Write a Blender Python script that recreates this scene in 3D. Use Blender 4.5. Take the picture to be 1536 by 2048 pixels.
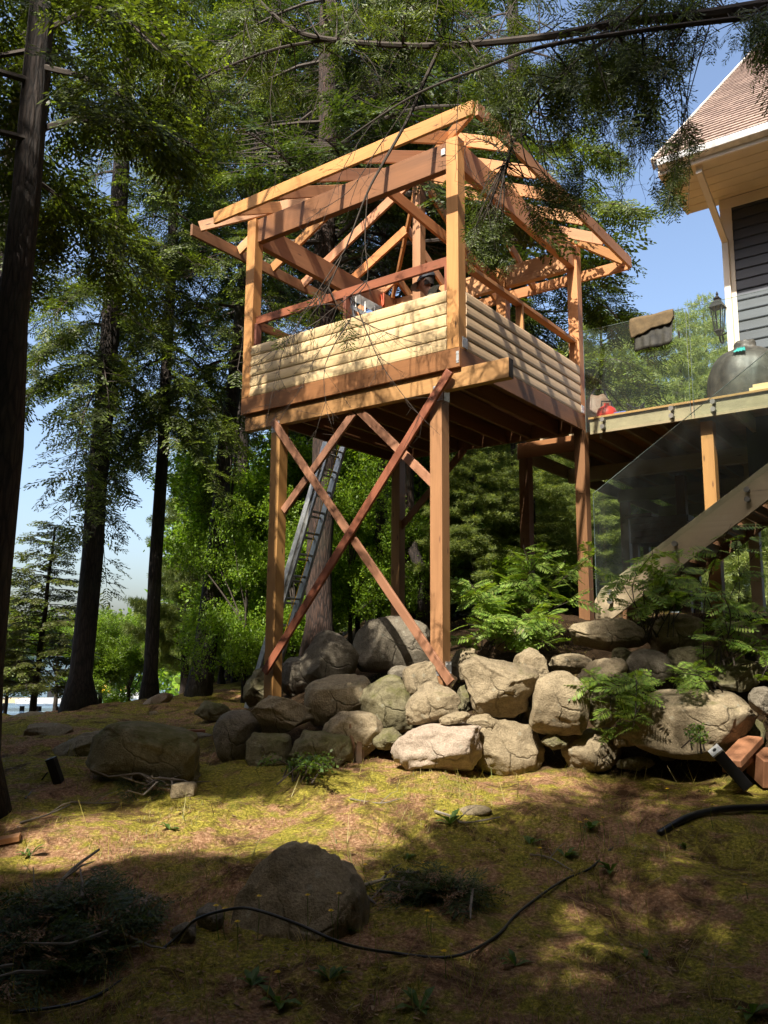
import bpy, bmesh, math, random
import numpy as np
from mathutils import Vector, Matrix, noise as mn

for o in list(bpy.data.objects):
    bpy.data.objects.remove(o, do_unlink=True)
scn = bpy.context.scene
COL = scn.collection
R = math.radians
# ------------------------------------------------------------------ camera
F_PX, PITCH, ROLL, YAW = 1697.24, 0.16306, 0.00746, 0.6383
EYE = np.array([0.0, 0.0, 1.6])
cam_d = bpy.data.cameras.new('camera')
cam_d.sensor_fit = 'VERTICAL'; cam_d.sensor_height = 24.0
cam_d.lens = 24.0 * F_PX / 2048.0
cam_d.clip_start = 0.05; cam_d.clip_end = 3000
cam = bpy.data.objects.new('camera', cam_d); COL.objects.link(cam)
fw = np.array([0, math.cos(PITCH), math.sin(PITCH)]); up0 = np.array([0, -math.sin(PITCH), math.cos(PITCH)])
rt0 = np.array([1.0, 0, 0])
RT = rt0 * math.cos(ROLL) + up0 * math.sin(ROLL); UP = -rt0 * math.sin(ROLL) + up0 * math.cos(ROLL)
cam.matrix_world = Matrix(((RT[0], UP[0], -fw[0], EYE[0]), (RT[1], UP[1], -fw[1], EYE[1]),
                           (RT[2], UP[2], -fw[2], EYE[2]), (0, 0, 0, 1)))
scn.camera = cam
# ------------------------------------------------------------------ light
SUN_AZ, SUN_EL = R(206.0), R(50.0)       # clockwise from +Y
SUN = np.array([math.sin(SUN_AZ) * math.cos(SUN_EL), math.cos(SUN_AZ) * math.cos(SUN_EL), math.sin(SUN_EL)])
world = bpy.data.worlds.new("World"); scn.world = world; world.use_nodes = True
wn = world.node_tree.nodes; wl = world.node_tree.links
bg = wn['Background']; sky = wn.new('ShaderNodeTexSky'); sky.sky_type = 'NISHITA'; sky.sun_disc = False
sky.sun_elevation = SUN_EL; sky.sun_rotation = SUN_AZ; sky.air_density = 1.0; sky.dust_density = 4.0; sky.ozone_density = 1.5
wl.new(sky.outputs[0], bg.inputs[0]); bg.inputs[1].default_value = 0.13
sl = bpy.data.lights.new('sun', 'SUN'); sl.energy = 4.6; sl.angle = R(0.53); sl.color = (1.0, 0.93, 0.82)
so = bpy.data.objects.new('sun', sl); COL.objects.link(so)
so.rotation_euler = Vector(SUN).to_track_quat('Z', 'Y').to_euler(); so.location = Vector(SUN * 60)
scn.view_settings.view_transform = 'Standard'; scn.view_settings.look = 'None'
scn.view_settings.exposure = 1.2; scn.view_settings.gamma = 1.0
scn.cycles.max_bounces = 6; scn.cycles.transparent_max_bounces = 12

# ------------------------------------------------------------------ measuring helpers
CO = np.array([0.7321, 8.0, 4.3751]); TW, TV = 3.055, 3.075      # tower corner, width, depth
DV = np.array([math.sin(YAW), math.cos(YAW), 0]); DU = np.array([-math.cos(YAW), math.sin(YAW), 0])
def T(u, v, z): return CO + u * DU + v * DV + np.array([0, 0, z])
def ray(px, py): return fw + RT * (px - 768) / F_PX - UP * (py - 1024) / F_PX
def at(px, py, d): r = ray(px, py); return EYE + r * (d / r[1])
def vpl(px, py, v):
    r = ray(px, py); return EYE + r * (((CO + v * DV - EYE) @ DV) / (r @ DV))
def upl(px, py, u):
    r = ray(px, py); return EYE + r * (((CO + u * DU - EYE) @ DU) / (r @ DU))
def project(p):
    w = np.asarray(p) - EYE; d = w @ fw; d = np.where(np.abs(d) < 1e-3, 1e-3, d)
    return 768 + F_PX * (w @ RT) / d, 1024 - F_PX * (w @ UP) / d, d
def ss(a, b, x):
    t = np.clip((np.asarray(x, float) - a) / (b - a), 0, 1); return t * t * (3 - 2 * t)
_by = np.array([-30, 0, 4.0, 5.5, 7.3, 9, 13, 14.5, 17, 22, 26, 40, 380, 420, 600.])
_bz = np.array([-3.0, -.5, .03, .28, .56, .70, .80, .74, .1, -1.2, -2.2, -3, -3, 0, 14.])
_ry = np.array([-30, 0, 4.0, 5.5, 7.3, 9, 13, 20, 40, 600.])
_rz = np.array([-3.0, -.5, .03, .28, .56, .70, .80, 1.1, 2.5, 8.])
def ground(x, y):
    x = np.asarray(x, float); y = np.asarray(y, float)
    left = 1 - ss(-5.5, -2.5, x + .12 * (y - 14))
    b = np.interp(y, _by, _bz) * left + np.interp(y, _ry, _rz) * (1 - left)
    s = y - (7.95 - .25 * x)
    hill = (ss(0, .9, s) * .6 + ss(.5, 3.2, s) * .72) * ss(-2.0, -.5, x) * (1 - ss(6, 14, x) * .3) * (.62 + .38 * ss(-.3, 1.6, x))
    bump = .035 * np.sin(x * 1.7 + .6 * y) * np.cos(y * 1.3 - x * .4) + .02 * np.sin(x * 4.1 + 1.3) * np.sin(y * 3.3 + x)
    return b + hill + bump - .24 * ss(3.2, 6.2, -x) * ss(8, 13, y)
def gz(x, y):
    z = float(ground(x, y))
    if 0 <= y <= 18 and -9 < x < 9: z += .07 * mn.noise((x * 1.6, y * 1.6, 3.1)) + .028 * mn.noise((x * 5, y * 5, 1.1)) + .014 * mn.noise((x * 13, y * 13, 7))
    return z

# ------------------------------------------------------------------ object helpers
def wloc(p):
    l = np.zeros(3)
    while p is not None:
        l = l + np.array(p.location); p = p.parent
    return l
def tag(o, label=None, cat=None, group=None, kind=None):
    if label: o['label'] = label
    if cat: o['category'] = cat
    if group: o['group'] = group
    if kind: o['kind'] = kind
    return o
def thing(name, label, cat, loc, group=None):
    o = bpy.data.objects.new(name, None); COL.objects.link(o); o.location = Vector(loc); o.empty_display_size = .2
    return tag(o, label, cat, group)
class MB:
    def __init__(s): s.v = []; s.f = []; s.uv = []; s.mi = []; s.m = 0
    def face(s, idx, uvs=None):
        s.f.append(idx); s.uv.append(uvs or [(0, 0)] * len(idx)); s.mi.append(s.m)
    def beam(s, p0, p1, w, h, up=(0, 0, 1)):
        """board from p0 to p1; w across, h along up"""
        p0 = np.asarray(p0, float); p1 = np.asarray(p1, float); d = p1 - p0; L = np.linalg.norm(d); d = d / L
        up = np.asarray(up, float); sd = np.cross(d, up); sd /= np.linalg.norm(sd); u = np.cross(sd, d)
        b = len(s.v)
        for p in (p0, p1):
            for a, c in ((-1, -1), (1, -1), (1, 1), (-1, 1)): s.v.append(tuple(p + sd * a * w / 2 + u * c * h / 2))
        ou, ov = random.random() * 50, random.random() * 50; q = [0, w, w + h, 2 * w + h, 2 * w + 2 * h]
        for i in range(4):
            j = (i + 1) % 4
            s.face([b + i, b + j, b + 4 + j, b + 4 + i], [(ou, ov + q[i]), (ou, ov + q[i + 1]), (ou + L, ov + q[i + 1]), (ou + L, ov + q[i])])
        s.face([b + 3, b + 2, b + 1, b], [(ou, ov), (ou, ov + w), (ou + .02, ov + w), (ou + .02, ov)])
        s.face([b + 4, b + 5, b + 6, b + 7], [(ou, ov), (ou, ov + w), (ou + .02, ov + w), (ou + .02, ov)])
        return s
    def prism(s, prof, p0, ax, ay, az, L):
        """profile polygon (list of (x,y)) in plane ax, ay, swept L along az from p0"""
        p0, ax, ay, az = (np.asarray(k, float) for k in (p0, ax, ay, az)); b = len(s.v); n = len(prof)
        for t in (0, L):
            for x, y in prof: s.v.append(tuple(p0 + ax * x + ay * y + az * t))
        ou, ov = random.random() * 50, random.random() * 50; acc = 0
        for i in range(n):
            j = (i + 1) % n; e = math.dist(prof[i], prof[j])
            s.face([b + i, b + j, b + n + j, b + n + i], [(ou, ov + acc), (ou, ov + acc + e), (ou + L, ov + acc + e), (ou + L, ov + acc)]); acc += e
        s.face([b + i for i in range(n)][::-1], [(ou + x * .2, ov + y) for x, y in prof][::-1])
        s.face([b + n + i for i in range(n)], [(ou + x * .2, ov + y) for x, y in prof])
        return s
    def tube(s, pts, rad, n=6, cap=True):
        pts = [np.asarray(p, float) for p in pts]; rad = rad if hasattr(rad, '__len__') else [rad] * len(pts)
        b = len(s.v); ref = np.array([.13, .31, .94]); acc = 0; ou = random.random() * 20
        for i, p in enumerate(pts):
            d = pts[min(i + 1, len(pts) - 1)] - pts[max(i - 1, 0)]; d = d / (np.linalg.norm(d) + 1e-9)
            if i == 0 and abs(d @ ref) > .9: ref = np.array([.9, .3, .1])
            x = np.cross(d, ref); x /= (np.linalg.norm(x) + 1e-9); y = np.cross(d, x)
            for k in range(n):
                a = 2 * math.pi * k / n; s.v.append(tuple(p + rad[i] * (math.cos(a) * x + math.sin(a) * y)))
        for i in range(len(pts) - 1):
            e = np.linalg.norm(pts[i + 1] - pts[i]); c = 2 * math.pi * max(rad[i], 1e-3) / n
            for k in range(n):
                j = (k + 1) % n
                s.face([b + i * n + k, b + i * n + j, b + (i + 1) * n + j, b + (i + 1) * n + k],
                       [(ou + acc, k * c), (ou + acc, (k + 1) * c), (ou + acc + e, (k + 1) * c), (ou + acc + e, k * c)])
            acc += e
        if cap:
            s.face([b + k for k in range(n)][::-1]); s.face([b + (len(pts) - 1) * n + k for k in range(n)])
        return s
    def lathe(s, prof, c, n=16, sx=1, sy=1):
        c = np.asarray(c, float); b = len(s.v)
        for r, z in prof:
            for k in range(n):
                a = 2 * math.pi * k / n; s.v.append((c[0] + sx * r * math.cos(a), c[1] + sy * r * math.sin(a), c[2] + z))
        for i in range(len(prof) - 1):
            for k in range(n):
                j = (k + 1) % n; s.face([b + i * n + k, b + i * n + j, b + (i + 1) * n + j, b + (i + 1) * n + k])
        s.face([b + k for k in range(n)][::-1]); s.face([b + (len(prof) - 1) * n + k for k in range(n)])
        return s
    def grid(s, P):
        """P: rows x cols x 3"""
        P = np.asarray(P); r, c, _ = P.shape; b = len(s.v); s.v += [tuple(p) for p in P.reshape(-1, 3)]
        for i in range(r - 1):
            for j in range(c - 1):
                s.face([b + i * c + j, b + i * c + j + 1, b + (i + 1) * c + j + 1, b + (i + 1) * c + j],
                       [(j * .1, i * .1), (j * .1 + .1, i * .1), (j * .1 + .1, i * .1 + .1), (j * .1, i * .1 + .1)])
        return s
def obj(name, mb, mats, parent=None, loc=None, smooth=False, bevel=0, recalc=True):
    me = bpy.data.meshes.new(name)
    off = wloc(parent) if parent is not None else (np.asarray(loc, float) if loc is not None else np.zeros(3))
    me.from_pydata([tuple(np.asarray(p) - off) for p in mb.v], [], mb.f)
    uvl = me.uv_layers.new(name='UVMap'); flat = [c for f in mb.uv for p in f for c in p]
    uvl.data.foreach_set('uv', flat)
    for m in (mats if isinstance(mats, (list, tuple)) else [mats]): me.materials.append(m)
    if any(mb.mi): me.polygons.foreach_set('material_index', mb.mi)
    if smooth: me.polygons.foreach_set('use_smooth', [True] * len(me.polygons))
    if recalc:
        b_ = bmesh.new(); b_.from_mesh(me); bmesh.ops.recalc_face_normals(b_, faces=b_.faces); b_.to_mesh(me); b_.free()
    o = bpy.data.objects.new(name, me); COL.objects.link(o)
    if parent is not None: o.parent = parent
    elif loc is not None: o.location = Vector(loc)
    if bevel:
        b = o.modifiers.new('bevel', 'BEVEL'); b.width = bevel; b.segments = 2; b.limit_method = 'ANGLE'
    return o
def quads_obj(name, V, mats, parent=None, loc=None, mi=None):
    """V: n x 4 x 3 world coordinates, one mesh of loose quads"""
    V = np.ascontiguousarray(V, dtype=np.float32); n = len(V)
    off = wloc(parent) if parent is not None else (np.asarray(loc, float) if loc is not None else np.zeros(3))
    me = bpy.data.meshes.new(name); me.vertices.add(n * 4); me.loops.add(n * 4); me.polygons.add(n)
    me.vertices.foreach_set('co', (V.reshape(-1, 3) - off).astype(np.float32).ravel())
    me.loops.foreach_set('vertex_index', np.arange(n * 4, dtype=np.int32))
    me.polygons.foreach_set('loop_start', np.arange(0, n * 4, 4, dtype=np.int32))
    for m in (mats if isinstance(mats, (list, tuple)) else [mats]): me.materials.append(m)
    if mi is not None: me.polygons.foreach_set('material_index', np.asarray(mi, np.int32))
    me.update(calc_edges=True)
    o = bpy.data.objects.new(name, me); COL.objects.link(o)
    if parent is not None: o.parent = parent
    elif loc is not None: o.location = Vector(loc)
    return o

# ------------------------------------------------------------------ materials
def mat(name):
    m = bpy.data.materials.new(name); m.use_nodes = True; nt = m.node_tree
    return m, nt, nt.nodes, nt.links, nt.nodes['Principled BSDF']
def ramp(nt, fac, stops):
    r = nt.nodes.new('ShaderNodeValToRGB'); e = r.color_ramp.elements
    while len(e) < len(stops): e.new(.5)
    for i, (p, c) in enumerate(stops): e[i].position = p; e[i].color = (*c, 1)
    nt.links.new(fac, r.inputs[0]); return r.outputs[0]
def tex(nt, kind, vec, **kw):
    t = nt.nodes.new(kind)
    for k, v in kw.items(): t.inputs[k].default_value = v
    if vec is not None: nt.links.new(vec, t.inputs['Vector'])
    return t
def mapping(nt, vec, scale):
    m = nt.nodes.new('ShaderNodeMapping'); m.inputs['Scale'].default_value = scale; nt.links.new(vec, m.inputs['Vector']); return m.outputs[0]
def mix(nt, fac, a, b, mode='MIX'):
    m = nt.nodes.new('ShaderNodeMix'); m.data_type = 'RGBA'; m.blend_type = mode
    for sock, val in ((m.inputs[0], fac), (m.inputs[6], a), (m.inputs[7], b)):
        if hasattr(val, 'links'): nt.links.new(val, sock)
        else: sock.default_value = (*val, 1) if isinstance(val, tuple) else val
    return m.outputs[2]
def bump(nt, h, bsdf, strength, dist):
    b = nt.nodes.new('ShaderNodeBump'); b.inputs['Strength'].default_value = strength; b.inputs['Distance'].default_value = dist
    nt.links.new(h, b.inputs['Height']); nt.links.new(b.outputs[0], bsdf.inputs['Normal'])
def coords(nt, which): return nt.nodes.new('ShaderNodeTexCoord').outputs[which]
def plain(name, c, rough=.6, metal=0., noise=.15, scale=12, bmp=0.):
    m, nt, N, L, b = mat(name)
    t = tex(nt, 'ShaderNodeTexNoise', coords(nt, 'Object'), Scale=scale, Detail=6)
    lo = tuple(k * (1 - noise * 2) for k in c); hi = tuple(min(1, k * (1 + noise)) for k in c)
    L.new(ramp(nt, t.outputs[0], [(.3, lo), (.7, hi)]), b.inputs['Base Color'])
    b.inputs['Roughness'].default_value = rough; b.inputs['Metallic'].default_value = metal
    if bmp: bump(nt, t.outputs[0], b, bmp, .01)
    return m
def wood(name, light, dark, knot=(.14, .06, .025), rough=.6, grey=None):
    m, nt, N, L, b = mat(name); uv = coords(nt, 'UV')
    g = tex(nt, 'ShaderNodeTexNoise', mapping(nt, uv, (1.3, 38, 1)), Scale=1.6, Detail=7, Roughness=.62, Distortion=.5)
    big = tex(nt, 'ShaderNodeTexNoise', mapping(nt, uv, (.35, 2.2, 1)), Scale=1.7, Detail=3)
    col = ramp(nt, g.outputs[0], [(.3, dark), (.5, tuple((a + c) / 2 for a, c in zip(light, dark))), (.68, light)])
    col = mix(nt, .55, col, ramp(nt, big.outputs[0], [(.32, tuple(k * .72 for k in dark)), (.6, light)]))
    v = tex(nt, 'ShaderNodeTexVoronoi', mapping(nt, uv, (1.7, 7, 1)), Scale=1.5)
    kf = ramp(nt, v.outputs['Distance'], [(.05, (1, 1, 1)), (.13, (0, 0, 0))])
    col = mix(nt, kf, col, knot)
    oi = nt.nodes.new('ShaderNodeObjectInfo'); hv = nt.nodes.new('ShaderNodeHueSaturation'); nt.links.new(col, hv.inputs['Color'])
    for sock, lo, hi, ph in (('Value', .84, 1.12, 1.0), ('Saturation', .93, 1.1, 7.31), ('Hue', .492, .508, 3.77)):
        a_ = nt.nodes.new('ShaderNodeMath'); a_.operation = 'MULTIPLY'; a_.inputs[1].default_value = ph; nt.links.new(oi.outputs['Random'], a_.inputs[0])
        f_ = nt.nodes.new('ShaderNodeMath'); f_.operation = 'FRACT'; nt.links.new(a_.outputs[0], f_.inputs[0])
        mr = nt.nodes.new('ShaderNodeMapRange'); mr.inputs['To Min'].default_value = lo; mr.inputs['To Max'].default_value = hi; nt.links.new(f_.outputs[0], mr.inputs['Value']); nt.links.new(mr.outputs[0], hv.inputs[sock])
    col = hv.outputs[0]
    if grey:
        w = tex(nt, 'ShaderNodeTexNoise', coords(nt, 'Object'), Scale=2.3, Detail=8, Roughness=.7)
        col = mix(nt, ramp(nt, w.outputs[0], [(.42, (0, 0, 0)), (.62, (1, 1, 1))]), col, grey)
    L.new(col, b.inputs['Base Color']); b.inputs['Roughness'].default_value = rough
    bump(nt, g.outputs[0], b, .25, .002)
    return m
def leaf(name, cols, trans=.35, tcol=None, rough=.45):
    m, nt, N, L, b = mat(name)
    g = N.new('ShaderNodeNewGeometry'); n = len(cols)
    col = ramp(nt, g.outputs['Random Per Island'], [(i / max(1, n - 1), c) for i, c in enumerate(cols)])
    L.new(col, b.inputs['Base Color']); b.inputs['Roughness'].default_value = rough; b.inputs['Specular IOR Level'].default_value = .35
    t = N.new('ShaderNodeBsdfTranslucent')
    L.new(mix(nt, 1.0, col, tcol or (1.5, 1.5, .5), 'MULTIPLY'), t.inputs[0])
    ms = N.new('ShaderNodeMixShader'); ms.inputs[0].default_value = trans
    L.new(b.outputs[0], ms.inputs[1]); L.new(t.outputs[0], ms.inputs[2]); L.new(ms.outputs[0], N['Material Output'].inputs[0])
    return m
def bark(name, a, c, scale=1.0):
    m, nt, N, L, b = mat(name); o = coords(nt, 'Object')
    v = tex(nt, 'ShaderNodeTexVoronoi', mapping(nt, o, (16 * scale, 16 * scale, 2.6 * scale)), Scale=1.6); v.feature = 'DISTANCE_TO_EDGE'
    n1 = tex(nt, 'ShaderNodeTexNoise', mapping(nt, o, (9, 9, 1.6)), Scale=3, Detail=8, Roughness=.7)
    h = mix(nt, .5, v.outputs['Distance'], n1.outputs[0])
    col = ramp(nt, n1.outputs[0], [(.3, c), (.7, a)])
    col = mix(nt, ramp(nt, v.outputs['Distance'], [(.0, (1, 1, 1)), (.18, (0, 0, 0))]), col, tuple(k * .35 for k in c))
    n2 = tex(nt, 'ShaderNodeTexNoise', o, Scale=1.3, Detail=4)
    col = mix(nt, ramp(nt, n2.outputs[0], [(.5, (0, 0, 0)), (.75, (.5, .5, .5))]), col, (.055, .06, .035))
    L.new(col, b.inputs['Base Color']); b.inputs['Roughness'].default_value = .9
    bump(nt, h, b, 1.0, .05); return m
def rockmat(name, light, mid, dark, moss=.5):
    m, nt, N, L, b = mat(name); o = coords(nt, 'Object')
    n1 = tex(nt, 'ShaderNodeTexNoise', o, Scale=2.2, Detail=9, Roughness=.65, Distortion=.3)
    n2 = tex(nt, 'ShaderNodeTexNoise', o, Scale=16, Detail=8, Roughness=.7)
    n3 = tex(nt, 'ShaderNodeTexNoise', o, Scale=70, Detail=4, Roughness=.7)
    col = ramp(nt, n1.outputs[0], [(.3, dark), (.48, mid), (.68, light)])
    col = mix(nt, .45, col, ramp(nt, n2.outputs[0], [(.36, tuple(k * .55 for k in mid)), (.62, light)]))
    col = mix(nt, .25, col, ramp(nt, n3.outputs[0], [(.4, (.06, .05, .035)), (.6, light)]))
    wv = tex(nt, 'ShaderNodeTexNoise', o, Scale=2.2, Detail=6); wa = mix(nt, .35, o, wv.outputs[1])
    ck = tex(nt, 'ShaderNodeTexVoronoi', wa, Scale=1.3); ck.feature = 'DISTANCE_TO_EDGE'; nc_ = tex(nt, 'ShaderNodeTexNoise', o, Scale=1.1, Detail=3)
    crk = mix(nt, 1.0, ramp(nt, ck.outputs['Distance'], [(0, (1, 1, 1)), (.013, (0, 0, 0))]), ramp(nt, nc_.outputs[0], [(.52, (0, 0, 0)), (.62, (1, 1, 1))]), 'MULTIPLY'); col = mix(nt, mix(nt, .45, (0, 0, 0), crk), col, tuple(k * .4 for k in dark))
    ln = tex(nt, 'ShaderNodeTexVoronoi', o, Scale=9); lnf = ramp(nt, ln.outputs['Distance'], [(.12, (.55, .55, .55)), (.2, (0, 0, 0))]); col = mix(nt, mix(nt, n1.outputs[0], (0, 0, 0), lnf), col, (.36, .36, .28))
    geo = N.new('ShaderNodeNewGeometry'); sp = N.new('ShaderNodeSeparateXYZ'); L.new(geo.outputs['Normal'], sp.inputs[0])
    nm = tex(nt, 'ShaderNodeTexNoise', o, Scale=4.5, Detail=7, Roughness=.65)
    ma = N.new('ShaderNodeMath'); ma.operation = 'MULTIPLY_ADD'; ma.inputs[1].default_value = .18; L.new(sp.outputs[2], ma.inputs[0]); L.new(nm.outputs[0], ma.inputs[2])
    mf = ramp(nt, ma.outputs[0], [(.84 - .3 * moss, (0, 0, 0)), (1.0 - .3 * moss, (.75, .75, .75))])
    col = mix(nt, mf, col, (.085, .085, .022))
    L.new(col, b.inputs['Base Color']); b.inputs['Roughness'].default_value = .9; b.inputs['Specular IOR Level'].default_value = .15
    h = mix(nt, .4, n1.outputs[0], n2.outputs[0]); h = mix(nt, .2, h, n3.outputs[0]); h = mix(nt, mix(nt, .5, (0, 0, 0), crk), h, (.1, .1, .1))
    bump(nt, h, b, .9, .06); return m

M = {}
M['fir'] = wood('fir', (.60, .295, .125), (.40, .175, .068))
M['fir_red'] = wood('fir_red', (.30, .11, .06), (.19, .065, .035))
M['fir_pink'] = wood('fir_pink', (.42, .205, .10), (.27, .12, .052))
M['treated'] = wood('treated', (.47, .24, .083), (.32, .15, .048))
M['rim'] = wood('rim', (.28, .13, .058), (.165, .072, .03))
M['siding'] = wood('siding', (.72, .53, .30), (.57, .39, .20), knot=(.36, .19, .08), rough=.5)
M['deck'] = wood('deck', (.42, .34, .20), (.26, .20, .11), knot=(.1, .07, .04), grey=(.36, .28, .17))
M['deck_top'] = wood('deck_top', (.50, .27, .11), (.36, .18, .07))
M['steel'] = plain('galvanised steel', (.72, .72, .72), .42, .6)
M['alu'] = plain('aluminium', (.50, .50, .48), .42, .85, .15)
M['bark'] = bark('bark', (.048, .033, .024), (.02, .013, .01))
M['bark_red'] = bark('bark_red', (.075, .04, .026), (.03, .017, .012))
M['twig'] = plain('twig bark', (.055, .042, .032), .9)
M['dead'] = plain('dead wood', (.19, .16, .125), .9)
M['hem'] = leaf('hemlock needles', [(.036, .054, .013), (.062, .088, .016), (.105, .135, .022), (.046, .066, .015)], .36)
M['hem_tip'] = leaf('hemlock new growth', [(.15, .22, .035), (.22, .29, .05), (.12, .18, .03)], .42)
M['hem_dark'] = leaf('shaded hemlock needles', [(.025, .045, .013), (.04, .065, .016), (.06, .09, .02)], .3)  # darker copy of the hemlock needles, shade put into its colour
M['maple'] = leaf('maple leaves', [(.14, .25, .02), (.21, .34, .03), (.11, .20, .02), (.28, .38, .04)], .5)
M['maple_dark'] = leaf('dull broadleaf', [(.085, .14, .02), (.13, .19, .03), (.06, .10, .016)], .5)
M['pine'] = leaf('pine needles', [(.075, .12, .035), (.12, .17, .05), (.16, .21, .06)], .4)
M['pine_pale'] = leaf('pale pine needles', [(.16, .22, .07), (.23, .28, .09), (.29, .32, .10)], .45)
M['cedar'] = leaf('cedar sprays', [(.08, .095, .025), (.12, .13, .035), (.055, .075, .02)], .35)
M['fern'] = leaf('pinnate leaves', [(.10, .19, .03), (.18, .29, .045), (.27, .37, .07), (.075, .135, .025), (.22, .26, .06)], .4)
M['herb'] = leaf('herb leaves', [(.05, .10, .02), (.08, .14, .025), (.11, .18, .04)], .35)
M['grass'] = leaf('grass blades', [(.15, .16, .035), (.27, .235, .045), (.36, .27, .08), (.10, .13, .03)], .3)
M['litter'] = leaf('dry needles', [(.20, .10, .05), (.30, .17, .08), (.13, .065, .035), (.36, .24, .13)], .1)
M['petal'] = leaf('yellow petals', [(.75, .5, .02), (.85, .6, .03)], .3, (1, 1, .3))
M['rock'] = rockmat('tan boulder', (.41, .33, .21), (.28, .22, .135), (.125, .098, .058), .45)
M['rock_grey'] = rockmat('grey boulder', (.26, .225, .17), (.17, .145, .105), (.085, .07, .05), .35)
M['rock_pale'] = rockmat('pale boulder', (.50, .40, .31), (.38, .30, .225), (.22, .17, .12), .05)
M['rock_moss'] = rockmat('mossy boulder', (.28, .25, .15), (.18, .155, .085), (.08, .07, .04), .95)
M['black'] = plain('black plastic', (.012, .012, .014), .45)
M['hose'] = plain('black hose', (.01, .01, .011), .35)
M['trim'] = plain('cream trim', (.80, .72, .60), .5, 0, .04, 3)
M['navy'] = wood('slate siding', (.058, .068, .092), (.034, .04, .055), knot=(.06, .06, .08), rough=.5)
M['soffit'] = plain('cream soffit', (.66, .57, .42), .55, 0, .05, 3)
M['skin'] = plain('skin', (.42, .22, .15), .5, 0, .05)
M['shirt'] = plain('olive shirt', (.16, .15, .10), .85, 0, .12, 30)
M['trousers'] = plain('work trousers', (.06, .07, .10), .85)
M['hair'] = plain('dark hair', (.03, .02, .015), .7)
M['cap'] = plain('dark cap', (.035, .04, .05), .8)
M['cap_grey'] = plain('grey cap brim', (.22, .22, .23), .8)
M['orange'] = plain('orange strap', (.75, .10, .02), .5)
M['red'] = plain('red plastic', (.55, .03, .02), .35)
M['blue'] = plain('blue plastic', (.05, .09, .35), .4)
M['tan'] = plain('tan cloth', (.105, .07, .03), .9, 0, .15, 14, .3)
M['darkcloth'] = plain('black cloth', (.028, .026, .017), .7, 0, .45, 9, .3)
M['cover'] = plain('black vinyl cover', (.06, .05, .042), .5, 0, .4, 7, .9)
M['teal'] = plain('teal patch', (.02, .35, .33), .5)
M['lantern'] = plain('black iron', (.02, .018, .016), .5, .3)
M['yellow'] = plain('yellow inflatable', (.85, .52, .02), .4)
M['dark'] = plain('dark foundation', (.02, .019, .017), .95, 0, .3, 4)  # near-black tone stands in for the shade under the deck
M['bronze'] = plain('dull steel', (.22, .21, .19), .5, .7)
M['white'] = plain('white paint', (.75, .75, .75), .5)
M['box'] = wood('old box planks', (.22, .11, .06), (.12, .055, .03), grey=(.2, .15, .11))
def glassmat(name, tint, rough=0.0, refl=1.0):
    m, nt, N, L, b = mat(name)
    tr = N.new('ShaderNodeBsdfTransparent'); tr.inputs[0].default_value = (*tint, 1); df = N.new('ShaderNodeBsdfDiffuse'); df.inputs[0].default_value = (.6, .66, .64, 1); m0 = N.new('ShaderNodeMixShader'); m0.inputs[0].default_value = .012; L.new(tr.outputs[0], m0.inputs[1]); L.new(df.outputs[0], m0.inputs[2])
    gl = N.new('ShaderNodeBsdfGlossy'); gl.inputs['Roughness'].default_value = rough
    fr = N.new('ShaderNodeFresnel'); fr.inputs[0].default_value = 1.5
    ms = N.new('ShaderNodeMixShader'); ge = N.new('ShaderNodeNewGeometry'); su = N.new('ShaderNodeMath'); su.operation = 'SUBTRACT'; su.inputs[0].default_value = 1; L.new(ge.outputs['Backfacing'], su.inputs[1])
    mu = N.new('ShaderNodeMath'); mu.operation = 'MULTIPLY'; L.new(su.outputs[0], mu.inputs[0]); L.new(fr.outputs[0], mu.inputs[1]); L.new(mu.outputs[0], ms.inputs[0])
    L.new(m0.outputs[0], ms.inputs[1]); L.new(gl.outputs[0], ms.inputs[2]); L.new(ms.outputs[0], N['Material Output'].inputs[0]); return m
M['glass'] = glassmat('railing glass', (.95, .98, .96))
M['glass_edge'] = plain('glass edge', (.13, .17, .155), .2)
def shingle():
    m, nt, N, L, b = mat('cedar shingles'); uv = coords(nt, 'UV')
    br = N.new('ShaderNodeTexBrick'); L.new(uv, br.inputs['Vector'])
    for k, v in (('Scale', 1.0), ('Mortar Size', .006), ('Brick Width', .24), ('Row Height', .19), ('Bias', 0.)): br.inputs[k].default_value = v
    br.inputs['Color1'].default_value = (.37, .275, .225, 1); br.inputs['Color2'].default_value = (.23, .165, .135, 1); br.inputs['Mortar'].default_value = (.09, .05, .04, 1)
    n = tex(nt, 'ShaderNodeTexNoise', uv, Scale=9, Detail=6)
    L.new(mix(nt, .5, br.outputs[0], ramp(nt, n.outputs[0], [(.3, (.55, .55, .55)), (.7, (1, 1, 1))]), 'MULTIPLY'), b.inputs['Base Color'])
    b.inputs['Roughness'].default_value = .85; bump(nt, n.outputs[0], b, .4, .01); return m
M['shingle'] = shingle()
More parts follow.
